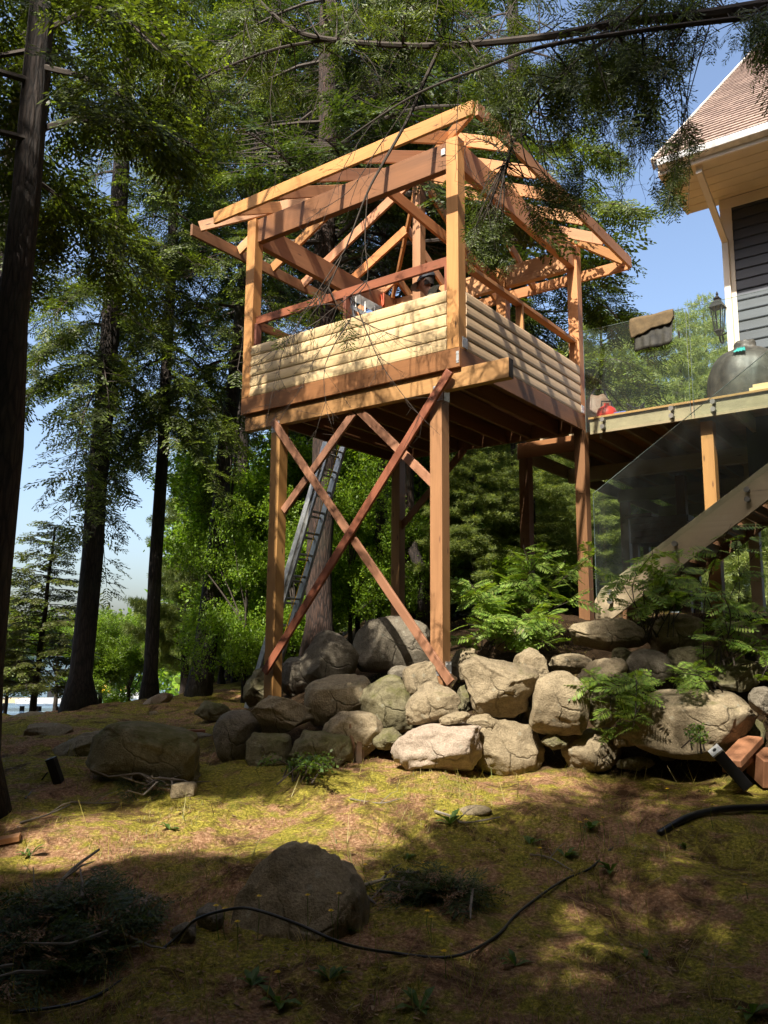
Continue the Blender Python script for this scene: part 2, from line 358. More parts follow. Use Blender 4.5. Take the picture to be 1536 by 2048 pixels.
def groundmat():
    m, nt, N, L, b = mat('moss and needle ground'); o = coords(nt, 'Object')
    n1 = tex(nt, 'ShaderNodeTexNoise', o, Scale=.9, Detail=8, Roughness=.6, Distortion=.6)
    n2 = tex(nt, 'ShaderNodeTexNoise', o, Scale=5.5, Detail=8, Roughness=.7)
    n3 = tex(nt, 'ShaderNodeTexNoise', o, Scale=42, Detail=6, Roughness=.75)
    n4 = tex(nt, 'ShaderNodeTexNoise', mapping(nt, o, (1, 1, 1)), Scale=160, Detail=3)
    moss = ramp(nt, n3.outputs[0], [(.3, (.07, .066, .014)), (.5, (.27, .235, .038)), (.7, (.66, .53, .10))])
    need = ramp(nt, n3.outputs[0], [(.28, (.075, .034, .018)), (.5, (.33, .18, .095)), (.72, (.70, .46, .28))])
    f = mix(nt, .5, n1.outputs[0], n2.outputs[0])
    col = mix(nt, ramp(nt, f, [(.46, (0, 0, 0)), (.53, (1, 1, 1))]), need, moss)
    n5 = tex(nt, 'ShaderNodeTexNoise', o, Scale=2.1, Detail=9, Roughness=.72, Distortion=1.0)
    col = mix(nt, ramp(nt, n5.outputs[0], [(.38, (.9, .9, .9)), (.49, (0, 0, 0))]), col, (.07, .038, .02))
    col = mix(nt, ramp(nt, n5.outputs[0], [(.56, (0, 0, 0)), (.66, (.7, .7, .7))]), col, (.15, .17, .03))
    at_ = N.new('ShaderNodeAttribute'); at_.attribute_name = 'soil_shade'
    soil_shade = ramp(nt, n3.outputs[0], [(.3, (.02, .013, .008)), (.55, (.055, .036, .02)), (.75, (.13, .075, .04))])
    col = mix(nt, at_.outputs['Fac'], col, soil_shade)
    col = mix(nt, .35, col, ramp(nt, n4.outputs[0], [(.35, (.4, .4, .4)), (.65, (1.2, 1.2, 1.2))]), 'MULTIPLY')
    L.new(col, b.inputs['Base Color']); b.inputs['Roughness'].default_value = 1.0; b.inputs['Specular IOR Level'].default_value = .05
    h = mix(nt, .5, n3.outputs[0], n4.outputs[0]); bump(nt, h, b, .9, .03); return m
M['ground'] = groundmat()
def watermat():
    m, nt, N, L, b = mat('lake water'); b.inputs['Base Color'].default_value = (.10, .16, .24, 1); b.inputs['Roughness'].default_value = .12
    t = tex(nt, 'ShaderNodeTexNoise', mapping(nt, coords(nt, 'Object'), (.6, 1.6, 1)), Scale=1.2, Detail=5); bump(nt, t.outputs[0], b, .35, .08); return m
M['water'] = watermat()

# ================================================================== SETTING
random.seed(3)
xs = np.unique(np.concatenate([np.linspace(-700, -60, 14), np.linspace(-60, -9, 40), np.linspace(-9, 8, 330), np.linspace(8, 60, 40), np.linspace(60, 700, 14)]))
ys = np.unique(np.concatenate([np.linspace(-60, 1, 30), np.linspace(1, 15, 300), np.linspace(15, 60, 60), np.linspace(60, 900, 50)]))
X, Y = np.meshgrid(xs, ys); Z = ground(X, Y)
nz = np.zeros_like(Z)
for i in range(X.shape[0]):
    if ys[i] < 0 or ys[i] > 18: continue
    for j in range(X.shape[1]):
        x = X[i, j]
        if -9 < x < 9:
            y = Y[i, j]
            nz[i, j] = .07 * mn.noise((x * 1.6, y * 1.6, 3.1)) + .028 * mn.noise((x * 5, y * 5, 1.1)) + .014 * mn.noise((x * 13, y * 13, 7))
Zt = Z + nz
mb = MB(); 
gverts = np.stack([X, Y, Zt], -1)
gme = bpy.data.meshes.new('ground'); nr, nc = X.shape
idx = np.arange(nr * nc).reshape(nr, nc)
fq = np.stack([idx[:-1, :-1], idx[:-1, 1:], idx[1:, 1:], idx[1:, :-1]], -1).reshape(-1, 4)
gme.vertices.add(nr * nc); gme.vertices.foreach_set('co', gverts.astype(np.float32).ravel())
gme.loops.add(fq.size); gme.loops.foreach_set('vertex_index', fq.astype(np.int32).ravel())
gme.polygons.add(len(fq)); gme.polygons.foreach_set('loop_start', np.arange(0, fq.size, 4, dtype=np.int32))
gme.polygons.foreach_set('use_smooth', np.ones(len(fq), bool)); gme.materials.append(M['ground']); gme.update(calc_edges=True)
sl_m = Y - (7.95 - .25 * X); soil_shade_m = ss(-.12, .15, sl_m) * ss(-2.1, -1.5, X) + ss(15, 18, Y) * .8  # dark soil, its colour also carrying shade of boulder gaps and forest floor
at_s = gme.attributes.new('soil_shade', 'FLOAT', 'POINT'); at_s.data.foreach_set('value', np.clip(soil_shade_m, 0, 1).astype(np.float32).ravel())
go = bpy.data.objects.new('ground', gme); COL.objects.link(go); tag(go, 'mossy, needle strewn slope rising from the viewer to the boulders', 'ground', kind='structure')
LAKE_Z = -1.55
mb = MB(); mb.face([0, 1, 2, 3]); mb.v = [(-700, 18, LAKE_Z), (5, 18, LAKE_Z), (5, 410, LAKE_Z), (-700, 410, LAKE_Z)]
o = obj('lake', mb, M['water']); tag(o, 'pale blue lake glimpsed beyond the trees at the left', 'lake', kind='structure')

# ================================================================== PLAY TOWER
tw = thing('tower_playhouse', 'unfinished orange timber playhouse on tall posts, open roof frame and pale siding', 'playhouse', T(0, 0, -3.06))
P14 = .14
def part(name, m, mats='fir', parent=None, bevel=.004, **k): return obj(name, m, M[mats], parent or tw, bevel=bevel, **k)
def bm(u0, v0, z0, u1, v1, z1, w, h, up=(0, 0, 1)): return MB().beam(T(u0, v0, z0), T(u1, v1, z1), w, h, up)
# floor
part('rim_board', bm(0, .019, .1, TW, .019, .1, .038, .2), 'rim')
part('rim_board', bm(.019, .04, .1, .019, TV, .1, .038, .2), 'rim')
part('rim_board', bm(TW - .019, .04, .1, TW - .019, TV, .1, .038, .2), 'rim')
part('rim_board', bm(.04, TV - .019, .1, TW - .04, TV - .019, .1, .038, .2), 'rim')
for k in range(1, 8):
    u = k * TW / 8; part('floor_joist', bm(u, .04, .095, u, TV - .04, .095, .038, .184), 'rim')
m = MB()
for k in range(21):
    u = .03 + .145 * k + .06
    if u < TW - .05: m.beam(T(u, .03, .216), T(u, TV - .03, .216), .139, .03)
part('floor_deck', m, 'rim', bevel=0)
# support beams under the floor
part('support_beam', bm(-.52, .085, -.1, 3.02, .085, -.1, .09, .198), 'treated')
m = MB(); m.beam(T(-.523, .085, -.1), T(-.520, .085, -.1), .086, .19); part('end_seal', m, 'bark', bevel=0)
# legs
P1, P2, P3, P4 = (.30, .10), (2.50, .10), (2.68, 2.72), (.05, 3.02)
def leg(u, v, ztop, mats):
    p = T(u, v, 0); g = gz(p[0], p[1]) - CO[2] - .25
    part('support_post', bm(u, v, min(g, -2.4 if v > 1 else -3.1), u, v, ztop, P14, P14, DV), mats)
leg(*P1, -.2, 'treated'); leg(*P2, -.2, 'treated'); leg(*P3, -.004, 'treated'); leg(*P4, -.004, 'rim')
# cross braces on the front
def brace(a, c, v, mats, w=.09, t=.036):
    p0, p1 = vpl(*a, v), vpl(*c, v); part('diagonal_brace', MB().beam(p0, p1, w, t, -DV), mats)
brace((900, 742), (529, 1345), -.022, 'fir_red'); brace((546, 842), (902, 1366), .012, 'fir_pink', t=.03)
brace((567, 1022), (708, 826), .10, 'fir_pink'); brace((868, 968), (716, 818), .10, 'fir_pink')
brace((800, 1056), (930, 898), 2.72, 'rim')
# corner posts
zp = 2.485
def cpost(u, v, z0=.2, z1=zp): part('corner_post', bm(u, v, z0, u, v, z1, P14, P14, DV), 'fir')
cpost(.075, .068); cpost(TW - .075, .068); cpost(.072, TV - .072); cpost(TW - .075, TV - .072); cpost(1.12, TV - .072)
part('king_post', bm(TW / 2, TV / 2, .23, TW / 2, TV / 2, 3.42, .12, .12, DV), 'fir_pink')
# eave beams
zb = 2.33; bh = .30
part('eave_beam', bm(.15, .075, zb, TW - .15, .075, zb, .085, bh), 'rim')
part('eave_beam', bm(.075, .14, zb, .075, TV - .14, zb, .085, bh), 'fir')
part('eave_beam', bm(TW - .075, .14, zb, TW - .075, TV - .14, zb, .085, bh), 'fir_pink')
part('eave_beam', bm(.15, TV - .075, zb, TW - .15, TV - .075, zb, .085, bh), 'fir')
part('tie_beam', bm(1.04, .13, 2.33, 1.2, TV - .13, 2.33, .04, .14), 'fir')
# roof: four faces of rafters to one peak
OV = .47; zf = 2.335; PK = np.array([TW / 2, TV / 2, 3.36])
def rz(d): return 2.335 + (3.36 - 2.335) * d      # d: 0 at the fascia, 1 at the peak
cen_u, cen_v = TW / 2, TV / 2; hu, hv = TW / 2 + OV, TV / 2 + OV
for (cu, cv) in ((-OV, -OV), (TW + OV, -OV), (-OV, TV + OV), (TW + OV, TV + OV)):
    s0 = .03
    part('hip_rafter', MB().beam(T(cu + (cen_u - cu) * s0, cv + (cen_v - cv) * s0, rz(s0)), T(cu + (cen_u - cu) * .96, cv + (cen_v - cv) * .96, rz(.96)), .04, .13), 'fir')
offs = [-1.24, -.62, 0, .62, 1.24]
for s in offs:
    lim = .95 if s == 0 else 1 - abs(s) / hv - .02
    for side in (0, 1):       # faces along v (CR and LB walls)
        e0 = -OV + .02 if side == 0 else TW + OV - .02; sg = 1 if side == 0 else -1
        part('rafter', MB().beam(T(e0, cen_v + s, rz(.01)), T(e0 + sg * hu * lim, cen_v + s, rz(lim)), .038, .135), 'fir')
        e0 = -OV + .02 if side == 0 else TV + OV - .02
        part('rafter', MB().beam(T(cen_u + s, e0, rz(.01)), T(cen_u + s, e0 + sg * hv * lim, rz(lim)), .038, .135), 'fir')
fh = .147; zc = 2.40 - fh / 2
part('fascia_board', bm(-OV, -OV - .019, zc, TW + OV - .42, -OV - .019, zc, .038, fh), 'fir')
part('fascia_board', bm(-OV - .019, -OV + .002, zc, -OV - .019, TV + OV, zc, .038, fh), 'fir')
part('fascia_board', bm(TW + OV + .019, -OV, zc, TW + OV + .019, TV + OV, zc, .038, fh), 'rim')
part('fascia_board', bm(-OV, TV + OV + .019, zc, TW + OV, TV + OV + .019, zc, .038, fh), 'fir')
# half walls of lapped boards
def lap_wall(p0, p1, out, n=5, z0=.2, hh=.127):
    m = MB(); p0 = np.asarray(p0); p1 = np.asarray(p1); d = (p1 - p0); L = np.linalg.norm(d); d /= L
    for k in range(n):
        prof = [(0, 0), (.014, 0), (.021, .006), (.0245, .03), (.0235, .07), (.019, .105), (.012, hh - .004), (.010, hh + .001), (0, hh + .001)]
        m.prism([(x, y) for x, y in prof], p0 + np.array([0, 0, z0 + k * hh]), out, np.array([0, 0, 1.]), d, L)
    return m
b0 = CO
part('siding_wall', lap_wall(T(.152, .022, 0), T(TW - .13, .022, 0), -DV), 'siding', bevel=.002)
part('siding_wall', lap_wall(T(.022, .142, 0), T(.022, TV - .146, 0), -DU), 'siding', bevel=.002)
m = MB()
for k in range(6):
    u = .3 + k * .48; m.beam(T(u, .06, .22), T(u, .06, .8), .038, .07, DV); v = .3 + k * .48; m.beam(T(.06, v, .22), T(.06, v, .8), .07, .038, DV)
part('wall_stud', m, 'fir')
# window sills/rails with their end studs
part('window_rail', bm(.15, .07, 1.17, TW - .15, .07, 1.17, .038, .10), 'fir_red'); part('window_rail', bm(.07, .14, 1.16, .07, TV - .14, 1.16, .09, .045), 'fir')
part('window_rail', bm(TW - .07, .14, 1.17, TW - .07, TV - .14, 1.17, .038, .10), 'fir_pink')
for (u, v) in ((TW - .17, .07), (.17, .07)): part('window_stud', bm(u, v, .23, u, v, 1.12, .038, .09, DV), 'fir_red')
for v in (.16, 1.44, TV - .17): part('window_stud', bm(.07, v, .23, .07, v, 1.135, .09, .038, DV), 'fir')
part('window_stud', bm(1.5, .07, .83, 1.5, .07, 1.12, .04, .09, DV), 'fir_red')
# joints plates
def plate(p, ax, ay, n, w, h):
    m = MB(); p = np.asarray(p); m.beam(p - ay * h / 2, p + ay * h / 2, w, .004, n)
    for a in (-.3, .3):
        for c in (-.3, .3): q = p + ax * a * w + ay * c * h; m.tube([q, q + n * .008], .006, 6)
    o = obj('metal_bracket', m, M['steel'], tw); return o
zh = np.array([0, 0, 1.])
plate(T(-.004, .10, .27), DV, zh, -DU, .10, .11); plate(T(-.004, TV - .10, .27), DV, zh, -DU, .09, .10)
plate(T(.02, -.004, .1), DU, zh, -DV, .03, .12)
plate(T(.27, .026, -.22), DU, zh, -DV, .11, .16); plate(T(2.50, .026, -.22), DU, zh, -DV, .12, .13)
plate(T(.226, .12, -.22), DV, zh, -DU, .1, .14); plate(T(.226, .13, -2.93), DV, zh, -DU, .1, .13)
plate(T(.32, .026, -2.93), DU, zh, -DV, .11, .13)
m = MB(); m.beam(T(.22, .03, 2.38), T(.17, .03, 2.38), .02, .07, zh); obj('metal_bracket', m, M['steel'], tw)

# ------------------------------------------------------------------ things on and by the tower
st = MB(); q = T(TW - .14, 2.62, 2.44)
for s in (-.012, .012): st.tube([T(TW - .14 + s * 2, 2.62, 2.44), T(TW - .15 + s, 2.62, 2.3), T(TW - .155, 2.62 + s, 2.05), T(TW - .15 + s * 3, 2.63, 1.75)], .012, 5)
st.tube([T(TW - .15, 2.6, 2.2), T(TW - .23, 2.55, 2.23), T(TW - .2, 2.58, 2.1), T(TW - .15, 2.6, 2.16)], .012, 5)
tag(obj('strap', st, M['orange'], loc=q), 'orange strap knotted round the far roof beam of the playhouse', 'strap')
pl = MB(); a, c = vpl(700, 588, 1.9), vpl(762, 622, 1.9); dd = (c - a) / np.linalg.norm(c - a)
pl.beam(a, c, .05, .11); pl.beam(a + np.array([0, 0, -.17]), c + np.array([0, 0, -.17]), .06, .05)
for t in (.2, .5, .8): pl.tube([a + (c - a) * t + np.array([.0, -.03, .0]), a + (c - a) * t + np.array([.0, -.033, -.16])], .012, 6)
for t in (.0, .99): pl.beam(a + (c - a) * t, T(2.2, 1.9, .23) + (c - a) * (t - .5), .05, .03)
tag(obj('work_platform', pl, M['alu'], loc=a), 'grey aluminium work platform standing inside the playhouse beside the orange strap', 'work platform')

# extension ladder leaning on the far left side
la = thing('extension_ladder', 'tall aluminium extension ladder leaning against the far left side of the playhouse', 'ladder', at(545, 1400, 11.5))
top = upl(690, 880, 3.16); bl = at(514, 1415, 11.2)
top = top + np.array([0, 0, .5]); bot = bl; ax = (top - bot) / np.linalg.norm(top - bot)
side = DV * .185; Lad = np.linalg.norm(top - bot)
nn = np.cross(ax, DV); nn /= np.linalg.norm(nn)
if nn[1] > 0: nn = -nn
for sec, (t0, t1, off, wd) in enumerate(((0, .86, 0, 1.0), (.30, 1.0, .055, .86))):
    for s in (-1, 1):
        p0 = bot + ax * Lad * t0 + side * s * wd + nn * off; p1 = bot + ax * Lad * t1 + side * s * wd + nn * off
        m = MB(); m.beam(p0, p1, .028, .075, nn); m.beam(p0 + nn * .03 - DV * s * .014, p1 + nn * .03 - DV * s * .014, .03, .008, nn); obj('rail', m, M['alu'], la)
    k = 0; t = t0 * Lad + .18
    while t < t1 * Lad - .1:
        m = MB(); c = bot + ax * t + nn * off; m.tube([c - side * wd, c + side * wd], .017, 8); obj('rung', m, M['alu'], la); t += .305
m = MB(); c = bot + nn * .09; m.tube([c + ax * Lad * .95, c + ax * Lad * .5 + DV * .03, c + ax * Lad * .12], .006, 5)
obj('rope', m, M['yellow'], la)

# ------------------------------------------------------------------ deck, stairs, house
dk = thing('raised_deck', 'weathered timber deck on tall posts joining the playhouse to the house', 'deck', T(-.5, TV + .2, -2.4))
DZ = .165
def dpart(name, m, mats, parent=None, bevel=.004): return obj(name, m, M[mats], parent or dk, bevel=bevel)
ue = -7.0; vb = 10.7
dpart('fascia_board', bm(-.055, TV - .0, .045, ue, TV - .0, .045, .04, .19), 'deck')
dpart('fascia_board', bm(1.1, TV + .25, -.08, 1.1, vb, -.08, .04, .19), 'deck')
dpart('fascia_board', bm(1.08, TV + .21, -.07, .15, TV + .21, -.07, .04, .21), 'rim')
m = MB(); k = 0; v = TV - .05
while v < vb:
    m.beam(T(1.12 if v > TV + .25 else -.05, v + .0675, DZ - .012), T(ue, v + .0675, DZ - .012), .132, .025); v += .137
dpart('deck_boards', m, 'deck_top', bevel=0)
for k in range(18):
    u = .75 - .42 * k; dpart('joist', bm(u, (TV + .25) if u > -.1 else TV + .03, .04, u, vb, .04, .04, .18), 'deck', bevel=0)
for v in (4.9, 6.9, 8.9): dpart('girder', bm(1.06, v, -.15, ue, v, -.15, .12, .2), 'deck', bevel=0)
for (u, v, mt) in ((1.03, TV + .33, 'rim'), (-1.44, TV + .2, 'deck_top'), (-1.42, 5.3, 'deck'), (-3.4, TV + .2, 'deck'), (1.0, 7.0, 'rim'), (-.2, 6.2, 'rim')):
    p = T(u, v, 0); g = gz(p[0], p[1]) - CO[2] - .3
    dpart('support_post', bm(u, v, g, u, v, -.06, .14, .14, DV), mt)
# glass guard with its clips
def glass_panel(u0, u1, v, z0, z1):
    m = MB(); m.beam(T(u0, v, (z0 + z1) / 2), T(u1, v, (z0 + z1) / 2), .010, z1 - z0); g = obj('glass_panel', m, M['glass'], dk)
    e = MB()
    e.beam(T(u0, v, z1 + .002), T(u1, v, z1 + .002), .010, .004); e.beam(T(u0 + .002, v, z0), T(u0 + .002, v, z1), .004, .010, DV); e.beam(T(u1 - .002, v, z0), T(u1 - .002, v, z1), .004, .010, DV)
    obj('panel_edge', e, M['glass_edge'], g)
    for u in (u0 - .22, u1 + .22):
        for z in (.01, .10):
            c = MB(); c.tube([T(u, TV - .02, z), T(u, v - .03, z)], .022, 10); c.tube([T(u, v - .03, z), T(u, v - .036, z)], .03, 10); obj('standoff', c, M['bronze'], g)
for (u0, u1) in ((-.03, -1.325), (-1.365, -2.62), (-2.66, -3.9)): glass_panel(u0, u1, TV - .07, -.03, 1.305)

sr = thing('staircase', 'timber staircase with glass guard climbing right from the top boulders to the deck', 'staircase', T(-.5, 2.6, -2.35))
v0s, v1s = 2.15, 2.98; sl_ = (1.15 / 1.73); su, sz = -.42, -2.29
def sp(u, dz=0): return su + 0, sz
def slope_board(v, u0, u1, dz, hgt, thick, mats, name='stringer'):
    z = lambda u: sz + (su - u) * sl_ + dz
    m = MB(); m.beam(T(u0, v, z(u0)), T(u1, v, z(u1)), thick, hgt, zh); return obj(name, m, M[mats], sr, bevel=.004)
pr = [(-.42, -2.40), (-.42, -2.20), (-.50, -2.07), (-4.2, -2.07 + 3.7 * sl_), (-4.2, -2.38 + 3.7 * sl_), (-.62, -2.40)]
for v, mt in ((v0s, 'deck'), (v1s, 'rim')):
    m = MB(); m.prism([(a, b) for a, b in pr], T(0, v, 0), DU, zh, DV, .04); obj('stringer', m, M[mt], sr, bevel=.004)
for k in range(13):
    u = -.62 - .27 * k; z = -2.28 + .27 * k * sl_ + .05
    for dv in (-.07, .07): m = MB(); m.beam(T(u + dv, v0s + .045, z), T(u + dv, v1s - .004, z), .125, .036, zh); obj('tread', m, M['deck'], sr)
    m = MB(); m.beam(T(u - .15, v0s + .045, z + .06), T(u - .15, v1s - .004, z + .06), .02, .09, zh); obj('riser', m, M['deck'], sr)
m = MB(); g0, g1 = -.46, -3.2; zz = lambda u, h: -2.16 + (-.46 - u) * sl_ + h
vg = v0s - .03
m.v = [tuple(T(u, v, z)) for v in (vg, vg - .01) for u, z in ((g0, zz(g0, -.02)), (g1, zz(g1, -.02)), (g1, zz(g1, 1.16)), (g0, zz(g0, 1.16)))]
for f in ([0, 1, 2, 3], [7, 6, 5, 4], [0, 4, 5, 1], [1, 5, 6, 2], [2, 6, 7, 3], [3, 7, 4, 0]): m.face(f)
g = obj('glass_panel', m, M['glass'], sr)
e = MB(); e.beam(T(g0, vg - .005, zz(g0, 1.163)), T(g1, vg - .005, zz(g1, 1.163)), .010, .005); e.beam(T(g0, vg - .005, zz(g0, 0)), T(g0, vg - .005, zz(g0, 1.16)), .005, .010, DV); obj('panel_edge', e, M['glass_edge'], g)
for u in (-.62, -1.35, -2.1):
    for dz in (-.10, .0):
        c = MB(); z = zz(u, -.06) + dz; c.tube([T(u, v0s, z), T(u, vg - .03, z)], .022, 10); c.tube([T(u, vg - .03, z), T(u, vg - .037, z)], .03, 10); obj('standoff', c, M['bronze'], g)

# house
hs = thing('house', 'slate grey lap sided house with cream trim and cedar shingle roof', 'house', T(-3, 4.4, .18))
vw = 4.1; zs = 3.125; uc = -1.57; ur = -8.0
def hpart(name, m, mats, parent=None, bevel=0.003): return obj(name, m, M[mats], parent or hs, bevel=bevel)
m = MB(); n = 22; hh = .138
for k in range(n): m.prism([(0, 0), (.022, 0), (.024, .01), (.006, hh), (0, hh)], T(uc - .1, vw, DZ + .01 + k * hh), -DV, zh, -DU, -(ur - uc) - .1)
hpart('lap_wall', m, 'navy', bevel=0)
m = MB(); m.beam(T((uc + ur) / 2 - .05, vw + .15, -1.2), T((uc + ur) / 2 - .05, vw + .15, zs), -(ur - uc) - .1, .29, DV); hpart('wall_core', m, 'navy', bevel=0)
m = MB(); m.beam(T(-2.5, vw + 1.6, -2.8), T(ur, vw + 1.6, -2.8), .4, 3.0); hpart('foundation', m, 'dark', bevel=0)
m = MB(); m.beam(T(uc - .04, vw - .012, DZ), T(uc - .04, vw - .012, zs - .1), .12, .035, DV); m.beam(T(uc + .03, vw + .1, DZ), T(uc + .03, vw + .1, zs - .1), .03, .26, DV); hpart('corner_trim', m, 'trim')
m = MB(); m.beam(T(uc + .05, vw - .016, zs - .08), T(ur, vw - .016, zs - .08), .032, .14); hpart('frieze_board', m, 'trim')
m = MB(); m.beam(T(-1.1, (3.05 + 4.2) / 2, zs + .01), T(ur, (3.05 + 4.2) / 2, zs + .01), 1.15, .02)
for k in range(1, 6): m.beam(T(-1.1, 3.05 + k * .19, zs - .002), T(ur, 3.05 + k * .19, zs - .002), .006, .006)
sof = hpart('soffit', m, 'soffit', bevel=0)
m = MB(); m.beam(T(-1.08, 3.03, zs + .065), T(ur, 3.03, zs + .065), .03, .15); m.beam(T(-1.085, 3.04, zs + .065), T(-1.085, 4.2, zs + .065), .03, .15); hpart('fascia', m, 'trim')
m = MB(); m.prism([(0, 0), (.09, .03), (.11, .10), (.10, .11), (.085, .04), (0, .012)], T(-1.1, 3.012, zs + .045), -DV, zh, -DU, -(ur) - 1.1); hpart('gutter', m, 'white')
tp = .868
m = MB(); e0 = 2.93; L_ = 9.0
c0, c1, c2, c3 = T(-1.06, e0, zs + .15), T(ur, e0, zs + .15), T(ur, e0 + L_, zs + .15 + L_ * tp), T(-1.06, e0 + L_, zs + .15 + L_ * tp)
rn = np.cross(c1 - c0, c3 - c0); rn /= np.linalg.norm(rn); rn = rn if rn[2] > 0 else -rn
up_s = (c3 - c0) / np.linalg.norm(c3 - c0); Ls = np.linalg.norm(c3 - c0); k = 0; rows = int(Ls / .19)
for k in range(rows):
    p = c0 + up_s * k * .19; q_ = up_s * .205 - rn * .016
    b = len(m.v); w = np.linalg.norm(c1 - c0); dr = (c1 - c0) / w; jag = 0
    for pp in (p + rn * .022, p + rn * .022 + q_):
        m.v += [tuple(pp), tuple(pp + dr * w)]
    m.v += [tuple(p), tuple(p + dr * w)]
    m.face([b, b + 1, b + 3, b + 2], [(0, k * .19), (w, k * .19), (w, k * .19 + .189), (0, k * .19 + .189)])
    m.face([b + 4, b + 5, b + 1, b], [(0, k * .19), (w, k * .19), (w, k * .19 + .02), (0, k * .19 + .02)])
m.v += [tuple(c0 - rn * .03), tuple(c1 - rn * .03), tuple(c2 - rn * .03), tuple(c3 - rn * .03)]; b = len(m.v) - 4; m.face([b + 3, b + 2, b + 1, b])
hpart('roof', m, 'shingle', bevel=0)
m = MB(); m.beam(c0 + DU * .02 - rn * .03, c3 + DU * .02 - rn * .03, .03, .14, rn); hpart('rake_board', m, 'trim')
dsx = uc - .01
m = MB(); m.beam(T(-1.55, 3.12, zs + .06), T(-1.55, 3.12, zs - .10), .075, .055, DV); m.beam(T(-1.55, 3.12, zs - .08), T(dsx, vw - .075, zs - .62), .075, .055, DV + zh * .3); m.beam(T(dsx, vw - .065, zs - .58), T(dsx, vw - .065, DZ + .02), .075, .055, DV); hpart('downspout', m, 'trim')

# lantern on a scroll bracket at the house corner
lp = vpl(1437, 640, 3.95); lt = thing('wall_lantern', 'black four sided iron lantern on a scroll bracket at the house corner', 'lantern', lp)
def lpart(n, m, mt): return obj(n, m, M[mt], lt)
m = MB(); m.lathe([(.10, .18), (.125, .165), (.06, .25), (.045, .27), (.06, .285), (.03, .31), (.012, .335), (.02, .35), (.004, .385)], lp, 4); lpart('lantern_roof', m, 'lantern')
m = MB()
for k in range(4):
    a = math.pi / 2 * k; m.tube([lp + np.array([.058 * math.cos(a), .058 * math.sin(a), -.14]), lp + np.array([.094 * math.cos(a), .094 * math.sin(a), .17])], .008, 5)
    a += math.pi / 4; m.tube([lp + np.array([.043 * math.cos(a), .043 * math.sin(a), -.14]), lp + np.array([.067 * math.cos(a), .067 * math.sin(a), .17])], .005, 5)
lpart('lantern_frame', m, 'lantern')
m = MB(); m.lathe([(.055, -.13), (.09, .16)], lp, 4); lpart('lantern_glass', m, 'glass')
m = MB(); m.lathe([(.03, -.21), (.05, -.17), (.07, -.15), (.065, -.135)], lp, 4); lpart('lantern_base', m, 'lantern')
m = MB(); pts = []
for k in range(15): a = k / 14 * 4.0; pts.append(lp + DV * (.09 - .085 * math.cos(a)) + np.array([0, 0, -.21 - .07 * math.sin(a)]))
m.tube(pts, .011, 6); m.tube([pts[-1], T(uc - .02, vw - .03, lp[2] - CO[2] - .12)], .01, 6); lpart('scroll_bracket', m, 'lantern')

# covered barbecue
gp = T(-1.83, 3.62, DZ + .003); m = MB(); nseg = 56; rows = []
prof = [(.42, 0), (.435, .08), (.44, .3), (.425, .46), (.37, .6), (.29, .70), (.16, .76), (.125, .775), (.12, .83), (.125, .86), (.10, .885), (.02, .89)]
for r, z in prof:
    row = []
    for k in range(nseg + 1):
        a = 2 * math.pi * k / nseg; w = 1 + (.035 * math.sin(9 * a + z * 3) + .025 * math.sin(17 * a + 1 + 6 * z) + .03 * math.sin(4 * a)) * (1 - .7 * min(1, z / .8))
        row.append(gp + DU * r * w * 1.06 * math.cos(a) + DV * r * w * .85 * math.sin(a) + np.array([0, 0, .9 * z + .012 * math.sin(7 * a + z * 9)]))
    rows.append(row)
m.grid(rows); gr = obj('barbecue', m, M['cover'], loc=gp, smooth=True); tag(gr, 'barbecue under a creased black vinyl cover with a teal patch', 'barbecue')
sd = gr.modifiers.new('sub', 'SUBSURF'); sd.levels = 1; sd.render_levels = 1
m = MB(); rows = []
for i in range(5):
    row = []
    for j in range(9):
        r = .345 - .035 * i + .015; z = .55 + .022 * i + .02; a = -1.75 + .045 * j + .01 * math.sin(i * 3 + j); w = 1.06
        row.append(gp + DU * r * w * 1.08 * math.cos(a) * 1.04 + DV * r * w * .9 * math.sin(a) + np.array([0, 0, z + (.012 if (i in (0, 4) and j % 2) else 0)]))
    rows.append(row)
m.grid(rows); obj('patch', m, M['teal'], gr, smooth=True)
pk = MB(); pk.beam(T(-1.96, TV + .1, DZ + .03), T(-2.9, TV + .16, DZ + .03), .20, .04); pk.beam(T(-2.0, TV + .12, DZ + .075), T(-2.8, TV + .12, DZ + .075), .17, .04)
tag(obj('offcut_boards', pk, M['siding'], loc=T(-2.2, TV + .1, DZ), bevel=.003), 'two pale board offcuts lying on the deck edge before the covered barbecue', 'boards')
